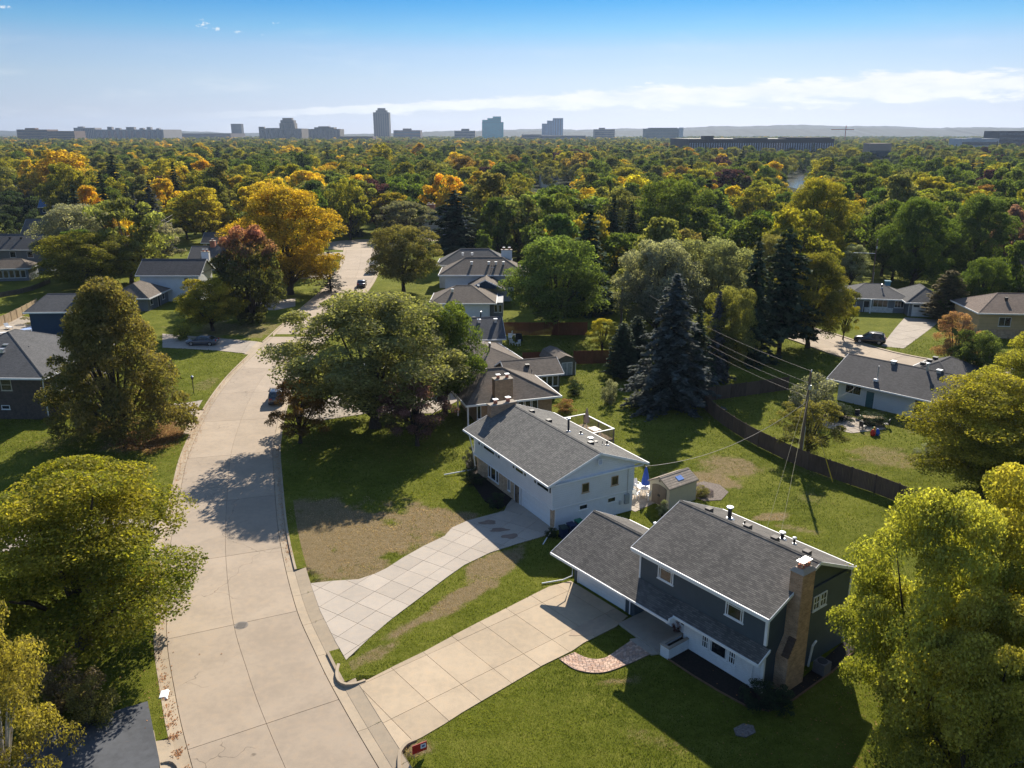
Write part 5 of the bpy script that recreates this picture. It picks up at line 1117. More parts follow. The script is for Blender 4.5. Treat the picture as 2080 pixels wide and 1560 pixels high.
def build_mass(trees):
    """every crown of the far forest is an instance of one of the crown meshes, all in one object"""
    r = np.random.RandomState(77); n = len(trees); M = np.array(trees)
    lib = bpy.data.collections.new('forest_crowns')
    for k, key in enumerate(MIDS + ['spruce_m']):
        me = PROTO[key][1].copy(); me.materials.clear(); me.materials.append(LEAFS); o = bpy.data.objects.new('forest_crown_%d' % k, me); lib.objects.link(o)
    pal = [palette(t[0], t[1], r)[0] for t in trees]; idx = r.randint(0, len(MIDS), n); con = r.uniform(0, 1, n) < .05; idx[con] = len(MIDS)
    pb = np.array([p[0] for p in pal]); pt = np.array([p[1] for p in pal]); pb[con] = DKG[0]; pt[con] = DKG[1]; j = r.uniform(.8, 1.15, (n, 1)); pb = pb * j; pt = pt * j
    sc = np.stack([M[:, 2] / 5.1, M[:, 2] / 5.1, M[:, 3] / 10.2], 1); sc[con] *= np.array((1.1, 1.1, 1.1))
    me = bpy.data.meshes.new('far_forest'); me.from_pydata(np.column_stack([M[:, :2], np.zeros(n)]).tolist(), [], [])
    for nm, ty, val in (('scl', 'FLOAT_VECTOR', sc), ('rot', 'FLOAT_VECTOR', np.column_stack([np.zeros(n), np.zeros(n), r.uniform(0, 6.28, n)])), ('base', 'FLOAT_VECTOR', pb), ('tip', 'FLOAT_VECTOR', pt)):
        me.attributes.new(nm, ty, 'POINT').data.foreach_set('vector', val.astype(np.float32).ravel())
    me.attributes.new('pick', 'INT', 'POINT').data.foreach_set('value', idx.astype(np.int32)); me.materials.append(LEAFS)
    o = tag(link('far_forest', me), 'distant autumn treetops stretching to the skyline', 'forest', kind='stuff')
    ng = bpy.data.node_groups.new('forest', 'GeometryNodeTree'); ng.interface.new_socket('Geometry', in_out='INPUT', socket_type='NodeSocketGeometry'); ng.interface.new_socket('Geometry', in_out='OUTPUT', socket_type='NodeSocketGeometry')
    N, L = ng.nodes, ng.links; gi, go = N.new('NodeGroupInput'), N.new('NodeGroupOutput'); ci = N.new('GeometryNodeCollectionInfo'); ci.inputs['Collection'].default_value = lib; ci.inputs['Separate Children'].default_value = True; ci.inputs['Reset Children'].default_value = True
    ip = N.new('GeometryNodeInstanceOnPoints'); ip.inputs['Pick Instance'].default_value = True
    def attr(nm, ty):
        a = N.new('GeometryNodeInputNamedAttribute'); a.data_type = ty; a.inputs[0].default_value = nm; return a.outputs[0]
    L.new(gi.outputs[0], ip.inputs['Points']); L.new(ci.outputs[0], ip.inputs['Instance']); L.new(attr('pick', 'INT'), ip.inputs['Instance Index']); L.new(attr('rot', 'FLOAT_VECTOR'), ip.inputs['Rotation']); L.new(attr('scl', 'FLOAT_VECTOR'), ip.inputs['Scale']); L.new(ip.outputs[0], go.inputs[0])
    o.modifiers.new('forest', 'NODES').node_group = ng
build_mass(mass)
# --- grass blades over the nearer lawns
def make_grass():
    r = np.random.RandomState(31); N = 620000; u = r.uniform(-60, 2140, N); v = r.uniform(690, 1580, N)
    yc = (780 - v) / FPX; kk = CAM_H / (SP - yc * CP); x = (u - 1040) / FPX * kk; y = (CP + yc * SP) * kk
    ok = (seg_dist(x, y, STREET) > HALF + GUT + CURB + .04) & (seg_dist(x, y, RIGHT_STREET) > RHALF + .7)
    for p in PAVED + HOUSE_FOOT + BEDS:
        q = np.array(p); bb = np.where((x > q[:, 0].min()) & (x < q[:, 0].max()) & (y > q[:, 1].min()) & (y < q[:, 1].max()))[0]; ok[bb[inside(x[bb], y[bb], p)]] = False
    x, y, u, v = x[ok], y[ok], u[ok], v[ok]
    x, y = x[:260000], y[:260000]; n = len(x); mp = (y * CP + CAM_H * SP) / FPX
    dr = dry_at(x, y); dr = np.clip((dr + r.normal(0, .22, n) * (dr > .02) - .3) * 1.8 + .1, 0, 1) + (r.uniform(0, 1, n) < .03) * .5; patch = fractal(x, y, 21, 3.) * .5 + .5; tuft = fractal(x, y, 22, .55)
    g = np.array((.03, .045, .005))[None] * (1 - patch[:, None]) + np.array((.085, .1, .013))[None] * patch[:, None]
    c = g * (1 - dr[:, None]) + np.array((.20, .15, .085))[None] * dr[:, None]; c *= np.clip(.95 + r.normal(0, .2, n) + .18 * tuft, .4, 1.6)[:, None]
    a = r.uniform(0, 6.28, n); w = mp * r.uniform(.9, 1.7, n); hgt = mp * r.uniform(1.1, 2.6, n) * (1 - .45 * dr) * (1 + .35 * tuft)
    hgt = np.clip(hgt, .03, .16); lean = r.normal(0, .6, (n, 2)) * hgt[:, None]
    B = np.stack([x, y, np.full(n, -.045)], 1); ax = np.stack([np.cos(a), np.sin(a), np.zeros(n)], 1) * w[:, None] * .5; tp = np.stack([lean[:, 0], lean[:, 1], hgt + .03], 1)
    V = np.stack([B - ax, B + ax, B + tp + ax * .45, B + tp - ax * .45], 1).reshape(-1, 3)
    tag(link('grass', quad_mesh('grass', V, {'leafcol': c}, GRASSB)), 'short lawn grass blades, green with straw-coloured dry patches', 'grass', kind='stuff')
make_grass()
HAZE = 6e-5
# ------------------------------------------------------------------ fences, poles, wires
W_RED = woodmat('red_cedar', (.17, .055, .028)); W_BRN = woodmat('brown_fence_wood', (.105, .075, .056)); W_TAN = woodmat('tan_fence_wood', (.36, .27, .17)); W_GREY = woodmat('weathered_wood', (.16, .135, .115)); W_POLE = woodmat('pole_wood', (.14, .10, .072))
def fence(label, pts, hgt, mat, step=2.4, name='wooden_fence'):
    P = catmull(pts, .25) if len(pts) > 2 else np.array([np.array(pts[0]) + (np.array(pts[1]) - np.array(pts[0])) * k / 40 for k in range(41)])
    L = np.concatenate([[0], np.cumsum(np.linalg.norm(np.diff(P, axis=0), axis=1))]); n = max(1, round(L[-1] / step)); t = thing(name, label, 'fence', (*P[0], 0)); O = np.array((*P[0],))
    for k in range(n + 1):
        s = L[-1] * k / n; p = np.array([np.interp(s, L, P[:, 0]), np.interp(s, L, P[:, 1])]) - O
        MB().box(p[0] - .06, p[0] + .06, p[1] - .06, p[1] + .06, -.2, hgt + .08).build('post', mat, t)
        if k == n: break
        q = np.array([np.interp(L[-1] * (k + 1) / n, L, P[:, 0]), np.interp(L[-1] * (k + 1) / n, L, P[:, 1])]) - O
        d = q - p; ln = np.linalg.norm(d); d /= ln; nr = np.array((-d[1], d[0])); m = MB(); nb = max(4, int(ln / .15))
        for b in range(nb):
            a0, a1 = p + d * (.07 + (ln - .14) * b / nb + .006), p + d * (.07 + (ln - .14) * (b + 1) / nb - .006); z1 = hgt + random.uniform(-.02, .02); e = nr * .012; f = nr * random.uniform(-.008, .008)
            m.hexa([(*(a0 - e + f), .03), (*(a1 - e + f), .03), (*(a1 + e + f), .03), (*(a0 + e + f), .03), (*(a0 - e + f), z1), (*(a1 - e + f), z1), (*(a1 + e + f), z1), (*(a0 + e + f), z1)])
        for z in (.35, hgt - .3):
            a0, a1 = p + d * .06, p + d * (ln - .06); e0, e1 = nr * .022, nr * .075
            m.hexa([(*(a0 + e0), z), (*(a1 + e0), z), (*(a1 + e1), z), (*(a0 + e1), z), (*(a0 + e0), z + .09), (*(a1 + e0), z + .09), (*(a1 + e1), z + .09), (*(a0 + e1), z + .09)])
        m.build('panel', mat, t)
    return t
fence('long curving brown board fence between the back gardens', [at(*p) for p in ((1400, 790), (1421, 818), (1444, 844), (1485, 875), (1528, 901), (1586, 930), (1620, 946), (1664, 963), (1721, 983), (1793, 1008), (1870, 1040))], 1.8, W_BRN)
fence('straight brown fence running right from the fence corner', [at(1423, 817), at(1600, 792)], 1.8, W_BRN)
fence('red-stained cedar fence behind the round green tree', [at(1018, 681), at(1192, 681)], 2.2, W_RED)
fence('brown fence right of the gambrel shed', [at(1165, 740), at(1240, 738)], 2.0, W_RED); fence('short red fence between the brown roof and the gambrel shed', [at(1062, 742), at(1102, 740)], 1.9, W_RED)
fence('sunlit tan fence by the navy house', [at(-20, 672), at(20, 655), at(60, 634), at(77, 625)], 1.7, W_TAN)
fence('low pale rail fence at the far left', [at(-10, 606), at(60, 592), at(102, 575)], 1.0, W_GREY, 3.); fence('dark cedar screen in front of the far roofs', [at(975, 532), at(1000, 534)], 2.2, W_RED)
def pole(label, u, v, h, r=.15, lean=(0, 0)):
    x, y = at(u, v); t = thing('utility_pole', label, 'pole', (x, y, 0))
    MB().tube([(0, 0, -.3), (lean[0] * .5, lean[1] * .5, h / 2), (lean[0], lean[1], h)], [r, r * .85, r * .7], 10).build('shaft', W_POLE, t)
    m = MB(); m.tube([(lean[0], lean[1] - .14, h - .12), (lean[0], lean[1] - .14, h + .1)], .05); m.build('insulator', WHITE, t)
    c = MB(); c.box(lean[0] - .12, lean[0] + .12, lean[1] - .26, lean[1] - .1, h - 1.9, h - 1.45); c.build('terminal_box', GALV, t); MB().tube([(.16, -.1, .2), (.16 + lean[0] * .4, -.1, h * .42)], .035).build('conduit', GALV, t)
    return np.array((x + lean[0], y + lean[1])), h
(pm, ph) = pole('tall wooden utility pole standing in the olive tree by the curved fence', 1622, 945, 9.9, .16, (.25, .05))
(pl_, plh) = pole('wooden utility pole beyond the small yellow tree', 1260, 690, 10.2, .18); (pr_, prh) = pole('grey utility pole with streetlight arm behind the grey ranch', 1768, 600, 11.5, .16); (pf_, pfh) = pole('far utility pole at the right edge', 2046, 570, 9., .15)
arm = MB().tube([(pr_[0], pr_[1], 8.6), (pr_[0] - 5, pr_[1] - 1, 8.9)], .06); tag(arm.build('streetlight_arm', GALV), 'long pale streetlight arm on the pole behind the grey ranch', 'streetlight')
WIRE = plain('wire', (.12, .10, .09), .6); WIRE_L = plain('pale_cable', (.42, .35, .28), .6)
def wire(label, a, b, sag, r=.011, mat=None, name='overhead_wire', n=22):
    a, b = np.array(a, float), np.array(b, float); pts = [tuple(a + (b - a) * k / n - np.array((0, 0, 4 * sag * (k / n) * (1 - k / n)))) for k in range(n + 1)]
    tag(MB().tube(pts, r, 5).build(name, mat or WIRE), label, 'wire')
for k, (z, dz) in enumerate(((9.85, 10.2), (8.6, 9.2), (7.9, 8.6), (7.2, 8.0))):
    wire('overhead wire between the two back-garden poles, %s' % ('topmost of four', 'second from the top', 'third from the top', 'lowest of four')[k], (*pm, z), (*pl_, dz), 1.0 + .15 * k)
wire('service drop from the tall pole to the white ranch roof mast', (*pm, 7.6), (*at(1738, 788, 5.0), 5.1), .9); wire('lower cable from the tall pole to the white ranch wall', (*pm, 6.6), (*at(1800, 838, 2.6), 2.8), .5)
cw = Vector(h_matrix(WH, .1, 7.9, 4.2).translation); wire('pale twisted service cable from the tall pole to the white house', (*pm, 6.8), tuple(cw), 1.6, .022, WIRE_L)
wire('wire running left from the middle pole into the trees', (*pl_, 9.5), (*at(1040, 640, 6), 6.), 1.2); wire('wire from the far right pole to the streetlight pole', (*pr_, 11.2), (*pf_, 8.6), .8)
for k, (u, v) in enumerate(((1552, 1092), (1582, 1104))): wire('%s pale guy wire from the tall pole down behind the blue house' % ('left', 'right')[k], (*pm, 8.6 - k * 1.1), (*at(u, v), 0), .0, .013, plain('guy_%d' % k, (.5, .42, .26), .6), 'guy_wire')
gx, gy = at(1692, 981); gt = thing('guy_anchor', 'guy wire with yellow plastic sleeve standing on the back lawn', 'guy wire', (gx, gy, 0)); dv = np.array((pm[0] - gx, pm[1] - gy, 7.)); MB().tube([(0, 0, 0), tuple(dv)], .02, 5).build('cable', WIRE, gt); MB().tube([tuple(dv * .01), tuple(dv * .3)], .05, 6).build('sleeve', plain('yellow_plastic', (.55, .38, .02), .5), gt)
for k in range(3): wire('%s of three sagging wires over the left gardens' % ('upper', 'middle', 'lower')[k], (*at_depth(160, 470 + 12 * k, 175)[:2], 9 - k), (*at_depth(345, 392 + 10 * k, 215)[:2], 12 - k), 1.2, .035, WIRE_L)
# ------------------------------------------------------------------ vehicles
def loft(rows, name, mats, parent, smooth=True):
    m = MB(); n = len(rows[0])
    for r in rows: m.v += [tuple(p) for p in r]
    for i in range(len(rows) - 1):
        for j in range(n): m.f.append((i * n + j, i * n + (j + 1) % n, (i + 1) * n + (j + 1) % n, (i + 1) * n + j)); m.m.append(0)
    m.f.append(tuple(range(n))[::-1]); m.f.append(tuple((len(rows) - 1) * n + j for j in range(n))); m.m += [0, 0]
    return m.build(name, mats, parent, smooth)
TYRE = BLACKR; RIM = metal('alloy_rim', (.45, .46, .48), .3, .5, .8); LAMP_R = plain('tail_lamp', (.35, .012, .01), .3); LAMP_W = plain('head_lamp', (.65, .67, .7), .15)
def car(name, label, cat, loc, rz, paint, suv=True, L=4.7, Wd=1.86):
    t = thing(name, label, cat, (*loc, .0), rz); hw = Wd / 2; k = L / 4.7
    if suv: prof = [(-2.35, .45, .80, .78), (-2.25, .30, 1.02, .92), (-1.7, .24, 1.08, 1), (-.6, .22, 1.06, 1), (.7, .22, 1.04, 1), (1.2, .23, 1.0, 1), (1.9, .26, .92, .95), (2.25, .32, .80, .86), (2.35, .42, .68, .74)]; cab = [(-2.18, 1.0, 1.02, .80), (-2.0, 1.0, 1.55, .80), (-1.6, 1.0, 1.68, .80), (-.5, 1.0, 1.72, .80), (.25, 1.0, 1.66, .80), (1.15, .98, 1.02, .84)]
    else: prof = [(-2.35, .42, .80, .80), (-2.2, .28, .95, .92), (-1.6, .22, .97, 1), (-.5, .2, .94, 1), (.8, .2, .92, 1), (1.3, .22, .88, .98), (1.95, .25, .8, .93), (2.25, .3, .68, .85), (2.35, .4, .6, .74)]; cab = [(-1.85, .93, .96, .84), (-1.25, .93, 1.32, .78), (-.7, .93, 1.43, .78), (.0, .93, 1.43, .78), (.35, .93, 1.36, .78), (1.25, .9, .93, .84)]
    rows = [[(x * k, -hw * w * .97, zb), (x * k, -hw * w, zb + (zt - zb) * .35), (x * k, -hw * w * .99, zb + (zt - zb) * .75), (x * k, -hw * w * .9, zt), (x * k, hw * w * .9, zt), (x * k, hw * w * .99, zb + (zt - zb) * .75), (x * k, hw * w, zb + (zt - zb) * .35), (x * k, hw * w * .97, zb)] for x, zb, zt, w in prof]
    b = loft(rows, 'body', paint, t)
    rows = [[(x * k, -hw * .93, zb), (x * k, -hw * (w + .02), zb + (zt - zb) * .9), (x * k, -hw * w * .9, zt), (x * k, hw * w * .9, zt), (x * k, hw * (w + .02), zb + (zt - zb) * .9), (x * k, hw * .93, zb)] for x, zb, zt, w in cab]
    c = loft(rows, 'windows', GLASS, t, False)
    rr = [r for r in cab[1:-1]]; rf = loft([[(x * k, -hw * w * .93, zt - .03), (x * k, -hw * w * .88, zt + .018), (x * k, hw * w * .88, zt + .018), (x * k, hw * w * .93, zt - .03)] for x, zb, zt, w in rr], 'roof', paint, t)
    pil = MB()
    for (x, zb, zt, w), (x2, zb2, zt2, w2) in zip(cab[:-1], cab[1:]):
        pass
    for s in (-1, 1):
        for xa, xb, za, zb in ((cab[-1][0], rr[-1][0], .96, rr[-1][2]), (-.25, -.35, .97, rr[-2][2] - .02), (cab[0][0] + .1, rr[0][0] + .1, .98, rr[0][2])):
            pil.tube([(xa * k, s * hw * .94, za), (xb * k, s * hw * .815, zb)], .04, 5)
        pil.box(-1.9 * k, .9 * k, s * hw * .93 - .02, s * hw * .93 + .02, .95, 1.0)
    pil.build('pillars', paint, t)
    for sx in (-1.42, 1.42):
        for s in (-1, 1):
            w = MB().tube([(sx * k, s * (hw - .2), .34), (sx * k, s * (hw + .015), .34)], .345, 16).build('wheel', TYRE, t); MB().tube([(sx * k, s * (hw - .05), .34), (sx * k, s * (hw + .03), .34)], .22, 12).build('rim', RIM, w)
    for s in (-1, 1):
        MB().box(2.14 * k, 2.29 * k, s * hw * .5 - .17, s * hw * .5 + .17, .62, .76).build('headlight', LAMP_W, t); MB().box(-2.345 * k, -2.2 * k, s * hw * .66 - .15, s * hw * .66 + .15, .78, .98).build('tail_light', LAMP_R, t); MB().box(.85 * k, 1.03 * k, s * (hw * .94 + .02), s * (hw * .94 + .2), .98, 1.12).build('mirror', paint, t)
    if suv:
        m = MB()
        for s in (-1, 1): m.tube([(-1.7 * k, s * hw * .66, 1.74), (.1 * k, s * hw * .66, 1.76)], .025, 5)
        m.build('roof_rail', RIM, t)
    return t
P_GREY = carpaint('slate_paint', (.06, .075, .10)); P_BLACK = carpaint('black_paint', (.010, .011, .013)); P_SILV = carpaint('blue_grey_paint', (.085, .10, .13)); P_WHITE = carpaint('white_car_paint', (.7, .7, .7)); P_DARK = carpaint('dark_paint', (.03, .04, .06))
def on_road(u, v): x, y = at(u, v); return (x, y)
sp_ = on_road(563, 812); c = car('street_suv', 'grey hatchback SUV parked at the kerb under the elm', 'car', sp_, R(102), P_GREY, True, 4.5); c.location.z = -.12
car('sedan', 'blue-grey sedan parked on the left driveway', 'car', at(412, 700), R(178), P_SILV, False, 4.9); car('black_suv', 'black SUV parked on the right-hand street', 'car', at(1766, 697), R(153), P_BLACK, True, 4.7).location.z = .06
car('dark_street_car', 'dark car on the street behind the elm crown', 'car', at(735, 582), R(95), P_DARK, False, 4.6).location.z = .04; car('shaded_car', 'dark blue car in the shade under the elm', 'car', at(772, 800), R(8), P_DARK, True, 4.6).location.z = .04; car('drive_car', 'pale-roofed car glimpsed through the elm branches', 'car', at(752, 760), R(20), P_WHITE, False, 4.6)
def van(label, loc, rz, name='white_van'):
    t = thing(name, label, 'van', (*loc, .04), rz); hw = 1.0
    rows = [[(x, -hw * w, .35), (x, -hw * w, zt * .55), (x, -hw * w * .92, zt), (x, hw * w * .92, zt), (x, hw * w, zt * .55), (x, hw * w, .35)] for x, zt, w in ((-2.8, 2.3, .97), (-2.6, 2.45, 1), (1.2, 2.45, 1), (1.7, 2.2, .98), (2.3, 1.35, .96), (2.8, 1.1, .9))]
    loft(rows, 'body', P_WHITE, t, False); m = MB(); m.hexa([(1.35, -.8, 1.5), (2.28, -.86, 1.42), (2.28, .86, 1.42), (1.35, .8, 1.5), (1.35, -.8, 2.3), (1.75, -.8, 2.2), (1.75, .8, 2.2), (1.35, .8, 2.3)]); m.build('windscreen', GLASS, t); MB().box(-2.83, -2.78, -.7, .7, 1.3, 2.1).build('rear_window', GLASS, t)
    for sx in (-1.7, 1.8):
        for s in (-1, 1): MB().tube([(sx, s * .75, .36), (sx, s * 1.01, .36)], .36, 14).build('wheel', TYRE, t)
    return t
van('white van parked at the street edge by the olive tree', at(760, 552), R(95))
tr = thing('box_trailer', 'white box trailer parked under the golden-orange tree', 'trailer', (*at(615, 562), .04), R(5)); MB().box(-2.3, 2.3, -1.05, 1.05, .55, 2.7).build('box', P_WHITE, tr); MB().box(2.3, 3.4, -.05, .05, .5, .6).build('tow_bar', DARK, tr); MB().box(-2.34, -2.3, -.9, .9, .7, 2.5).build('rear_door', S_LGREY, tr)
for sx in (-.5, .5): MB().tube([(sx, -1.1, .36), (sx, 1.1, .36)], .35, 12).build('wheel', TYRE, tr)
# ------------------------------------------------------------------ sheds, garden furniture, bins, small things
def plastic_shed():
    a, b, c = np.array(at(1318, 1016)), np.array(at(1358, 1035)), np.array(at(1394, 1008)); L, D = np.linalg.norm(b - a), np.linalg.norm(c - b); h = House('plastic_shed', 'beige plastic garden shed with taupe double doors behind the white house', tuple(a), frame_from(a, b), cat='shed')
    h.foot(0, L, 0, D); be = plain('beige_plastic', (.52, .45, .33), .5, .05); tp = plain('taupe_plastic', (.15, .115, .085), .5, .1); gs = plain('grey_green_plastic', (.30, .30, .24), .5, .05); zr = 2.72; ze = 2.0
    MB().box(0, L, 0, D, -.1, ze - .06).build('wall', be, h.root); g = MB(); g.prism([(0, 0), (L, 0), (L, .02), (0, .02)], 0, .01)
    h.gable(-.12, L + .12, -.15, D + .12, ze, zr, shingles('shed_roof', (.34, .29, .24), .25, row=.25), be, .12, axis='t', fascia=False)
    lw = (L - .7) / 2
    for k, x in enumerate((.35, .35 + lw)):
        m = MB(); n = 6; o = [(x + .01, .0), (x + lw - .01, .0)]
        tops = [(x + lw - .01 - (lw - .02) * q / n) for q in range(n + 1)]; f = lambda s: 1.74 + .24 * (1 - ((s - L / 2) / lw) ** 2)
        pts = [(x + .01, .06)] + [(x + lw - .01, .06)] + [(s, f(s)) for s in tops]
        m.v = [(s, -.05, z) for s, z in pts] + [(s, .0, z) for s, z in pts]; nn = len(pts); m.f = [tuple(range(nn)), tuple(range(2 * nn - 1, nn - 1, -1))] + [(i, (i + 1) % nn, nn + (i + 1) % nn, nn + i) for i in range(nn)]; m.m = [0] * len(m.f)
        d = m.build('door', tp, h.root); MB().box(x + (lw - .12 if k == 0 else .04), x + (lw - .04 if k == 0 else .12), -.09, -.05, .85, 1.05).build('handle', DARK, d)
    MB().tube([(L / 2, -.03, 2.32), (L / 2, .02, 2.32)], .12, 12).build('gable_vent', tp, h.root); MB().hexa([(L * .68, D * .42, 2.30), (L * .86, D * .42, 2.1), (L * .86, D * .62, 2.1), (L * .68, D * .62, 2.30), (L * .68, D * .42, 2.52), (L * .86, D * .42, 2.29), (L * .86, D * .62, 2.29), (L * .68, D * .62, 2.52)]).build('skylight', plain('skylight_glass', (.25, .38, .75), .12), h.root)
plastic_shed()
def gambrel_shed():
    a, b = np.array(at(1127, 766)), np.array(at(1171, 763)); L = np.linalg.norm(b - a); h = House('gambrel_shed', 'grey-green gambrel shed with white double doors behind the tan house', tuple(a), frame_from(a, b) + 6, cat='shed'); gw = plain('shed_green', (.13, .125, .10), .8); D = 5.5; h.foot(0, L, 0, D)
    prof = [(0, 0), (L, 0), (L, 1.75), (L * .84, 2.5), (L * .5, 2.9), (L * .16, 2.5), (0, 1.75)]; n = len(prof); m = MB(); m.v = [(s, 0, z) for s, z in prof] + [(s, D, z) for s, z in prof]; m.f = [tuple(range(n))[::-1], tuple(range(n, 2 * n))] + [(i, (i + 1) % n, n + (i + 1) % n, n + i) for i in range(n)]; m.m = [0] * len(m.f); m.build('wall', gw, h.root)
    m = MB(); q = [(L + .12, 1.67), (L * .84 + .05, 2.57), (L * .5, 2.99), (L * .16 - .05, 2.57), (-.12, 1.67)]
    for (s0, z0), (s1, z1) in zip(q[:-1], q[1:]): m.slab([(s1, -.2, z1), (s0, -.2, z0), (s0, D + .2, z0), (s1, D + .2, z1)][::-1 if False else 1], .07)
    m.build('roof', SH_TAN, h.root)
    for s in (L * .34, L * .58): h.door('F', 0, s, .1, L * .22, 1.75, plain('shed_door_%d' % int(s * 10), (.3, .34, .36), .5), WHITE)
    for s in (.02, L - .1): MB().box(s, s + .08, -.04, 0, 0, 1.85).build('corner_board', WHITE, h.root)
gambrel_shed()
def deck():
    h = WH; t = thing('deck', 'raised timber deck with white-topped railing behind the white house', 'deck', (0, 0, 0)); t.matrix_world = h_matrix(h, -15.1, 8.15); L, D, z = 5.2, 5.0, 2.55
    for k in range(24): MB().box(0, L, D * k / 24 + .008, D * (k + 1) / 24 - .008, z - .05, z).build('deck_board', W_TAN, t)
    MB().box(.05, L - .05, .05, D - .05, z - .3, z - .06).build('frame', W_GREY, t)
    for x, y in ((0, D), (L / 2, D), (L, D), (0, .1), (L, .1), (0, D / 2), (L, D / 2)): MB().box(x - .06, x + .06, y - .06, y + .06, 0, z + 1.05).build('post', W_GREY, t)
    m = MB(); m.box(-.07, L + .07, D - .07, D + .07, z + 1.05, z + 1.1); m.box(-.07, .07, 0, D - .07, z + 1.05, z + 1.1); m.box(L - .07, L + .07, 0, D - .07, z + 1.05, z + 1.1); m.build('top_rail', WHITE, t); b = MB()
    for k in range(44): b.box(L * k / 44 - .015, L * k / 44 + .015, D - .015, D + .015, z, z + 1.05)
    for k in range(30):
        for x in (0, L): b.box(x - .015, x + .015, D * k / 30 - .015, D * k / 30 + .015, z, z + 1.05)
    b.build('balusters', W_GREY, t)['kind'] = 'stuff'
    u = thing('folded_parasol', 'folded beige parasol on the raised deck', 'parasol', (0, 0, 0)); u.matrix_world = h_matrix(h, -13.6, 12.4, 2.55); MB().tube([(0, 0, 0), (0, 0, 2.3)], .03).build('pole', WHITE, u); MB().lathe([(.32, .75), (.2, 1.5), (.08, 2.2), (.02, 2.3)], seg=10).build('canopy', plain('beige_cloth', (.34, .25, .2), .9), u)
    c = thing('deck_table', 'small pale table on the raised deck', 'table', (0, 0, 0)); c.matrix_world = h_matrix(h, -11.6, 12.0, 2.55); MB().box(-.6, .6, -.45, .45, .7, .75).build('top', plain('pale_table', (.6, .5, .42), .6), c)
    for x in (-.5, .5):
        for y in (-.38, .38): MB().box(x - .03, x + .03, y - .03, y + .03, 0, .7).build('leg', WHITE, c)
deck()
def chair(label, loc, rz):
    t = thing('garden_chair', label, 'chair', (*loc, .04), rz, 'white garden chairs round the patio table'); w = plain_white
    MB().box(-.26, .26, -.25, .25, .38, .43).build('seat', w, t); b = MB()
    for k in range(5): b.hexa([(-.26 + .106 * k, .22, .43), (-.17 + .106 * k, .22, .43), (-.17 + .106 * k, .25, .43), (-.26 + .106 * k, .25, .43), (-.25 + .1 * k, .36, .95 + .04 * (2 - abs(k - 2))), (-.17 + .1 * k, .36, .95 + .04 * (2 - abs(k - 2))), (-.17 + .1 * k, .39, .95), (-.25 + .1 * k, .39, .95)])
    b.build('backrest', w, t)
    for s in (-1, 1): MB().box(s * .28 - .03, s * .28 + .03, -.26, .3, .62, .66).build('armrest', w, t)
    for x in (-.25, .25):
        for y in (-.23, .24): MB().box(x - .03, x + .03, y - .03, y + .03, 0, .62 if y < 0 else .4).build('leg', w, t)
plain_white = plain('white_plastic', (.8, .8, .8), .45, .03)
ux, uy = at(1310, 1004); pt = thing('patio_table', 'white round garden table under the folded blue parasol', 'table', (ux, uy, .04)); MB().lathe([(.75, .7), (.78, .72), (.78, .75), (.75, .76)], seg=20).build('top', plain_white, pt)
for a in range(4): MB().tube([(.55 * math.cos(a * 1.57 + .8), .55 * math.sin(a * 1.57 + .8), 0), (.35 * math.cos(a * 1.57 + .8), .35 * math.sin(a * 1.57 + .8), .7)], .035).build('leg', plain_white, pt)
up_ = thing('garden_parasol', 'folded bright blue parasol behind the white house', 'parasol', (ux, uy, .04)); MB().tube([(0, 0, 0), (0, 0, 2.75)], .03).build('pole', WHITE, up_); m = MB(); n = 12
prof = [(.40, .95), (.36, 1.3), (.27, 1.8), (.17, 2.3), (.08, 2.62), (.02, 2.7)]
for i, (r_, z) in enumerate(prof):
    for k in range(n * 2): q = r_ * (1 if k % 2 else .72); m.v.append((q * math.cos(k * math.pi / n), q * math.sin(k * math.pi / n), z))
for i in range(len(prof) - 1):
    for k in range(n * 2): m.f.append((i * 24 + k, i * 24 + (k + 1) % 24, (i + 1) * 24 + (k + 1) % 24, (i + 1) * 24 + k)); m.m.append(0)
m.build('canopy', plain('blue_cloth', (.05, .12, .5), .85), up_)
for (dx, dy, rz, lb) in ((-.95, -.75, 2.4, 'white garden chair at the near left of the patio table'), (.25, -1.15, 3.4, 'white garden chair at the near right of the patio table'), (-.6, 1.0, .5, 'white garden chair at the back left of the patio table'), (1.1, .6, -1.0, 'white garden chair at the back right of the patio table')): chair(lb, (ux + dx, uy + dy), rz)
def bin_(label, loc, rz, mat, lidm):
    t = thing('wheelie_bin', label, 'bin', (*loc, 0), rz, 'wheeled bins by the white house'); MB().hexa([(-.24, -.26, .08), (.24, -.26, .08), (.24, .24, .08), (-.24, .24, .08), (-.3, -.34, 1.0), (.3, -.34, 1.0), (.3, .32, 1.0), (-.3, .32, 1.0)]).build('body', mat, t); MB().hexa([(-.33, -.4, 1.0), (.33, -.4, 1.0), (.33, .36, 1.0), (-.33, .36, 1.0), (-.28, -.3, 1.1), (.28, -.3, 1.1), (.28, .3, 1.1), (-.28, .3, 1.1)]).build('lid', lidm, t); MB().tube([(-.28, .4, .98), (.28, .4, .98)], .025).build('handle', lidm, t)
    for s in (-.27, .27): MB().tube([(s - .04, .26, .13), (s + .04, .26, .13)], .13, 10).build('wheel', BLACKR, t)
nb = plain('navy_bin', (.008, .02, .07), .5); gl = plain('dark_green_lid', (.012, .03, .03), .5); gg = plain('green_bin', (.02, .16, .10), .5)
bin_('navy wheeled bin nearest the white house corner', at(1144, 1093), R(20), nb, gl); bin_('navy wheeled bin between the other two', at(1160, 1087), R(28), nb, nb); bin_('green-lidded wheeled bin farthest from the corner', at(1176, 1080), R(30), nb, gg)
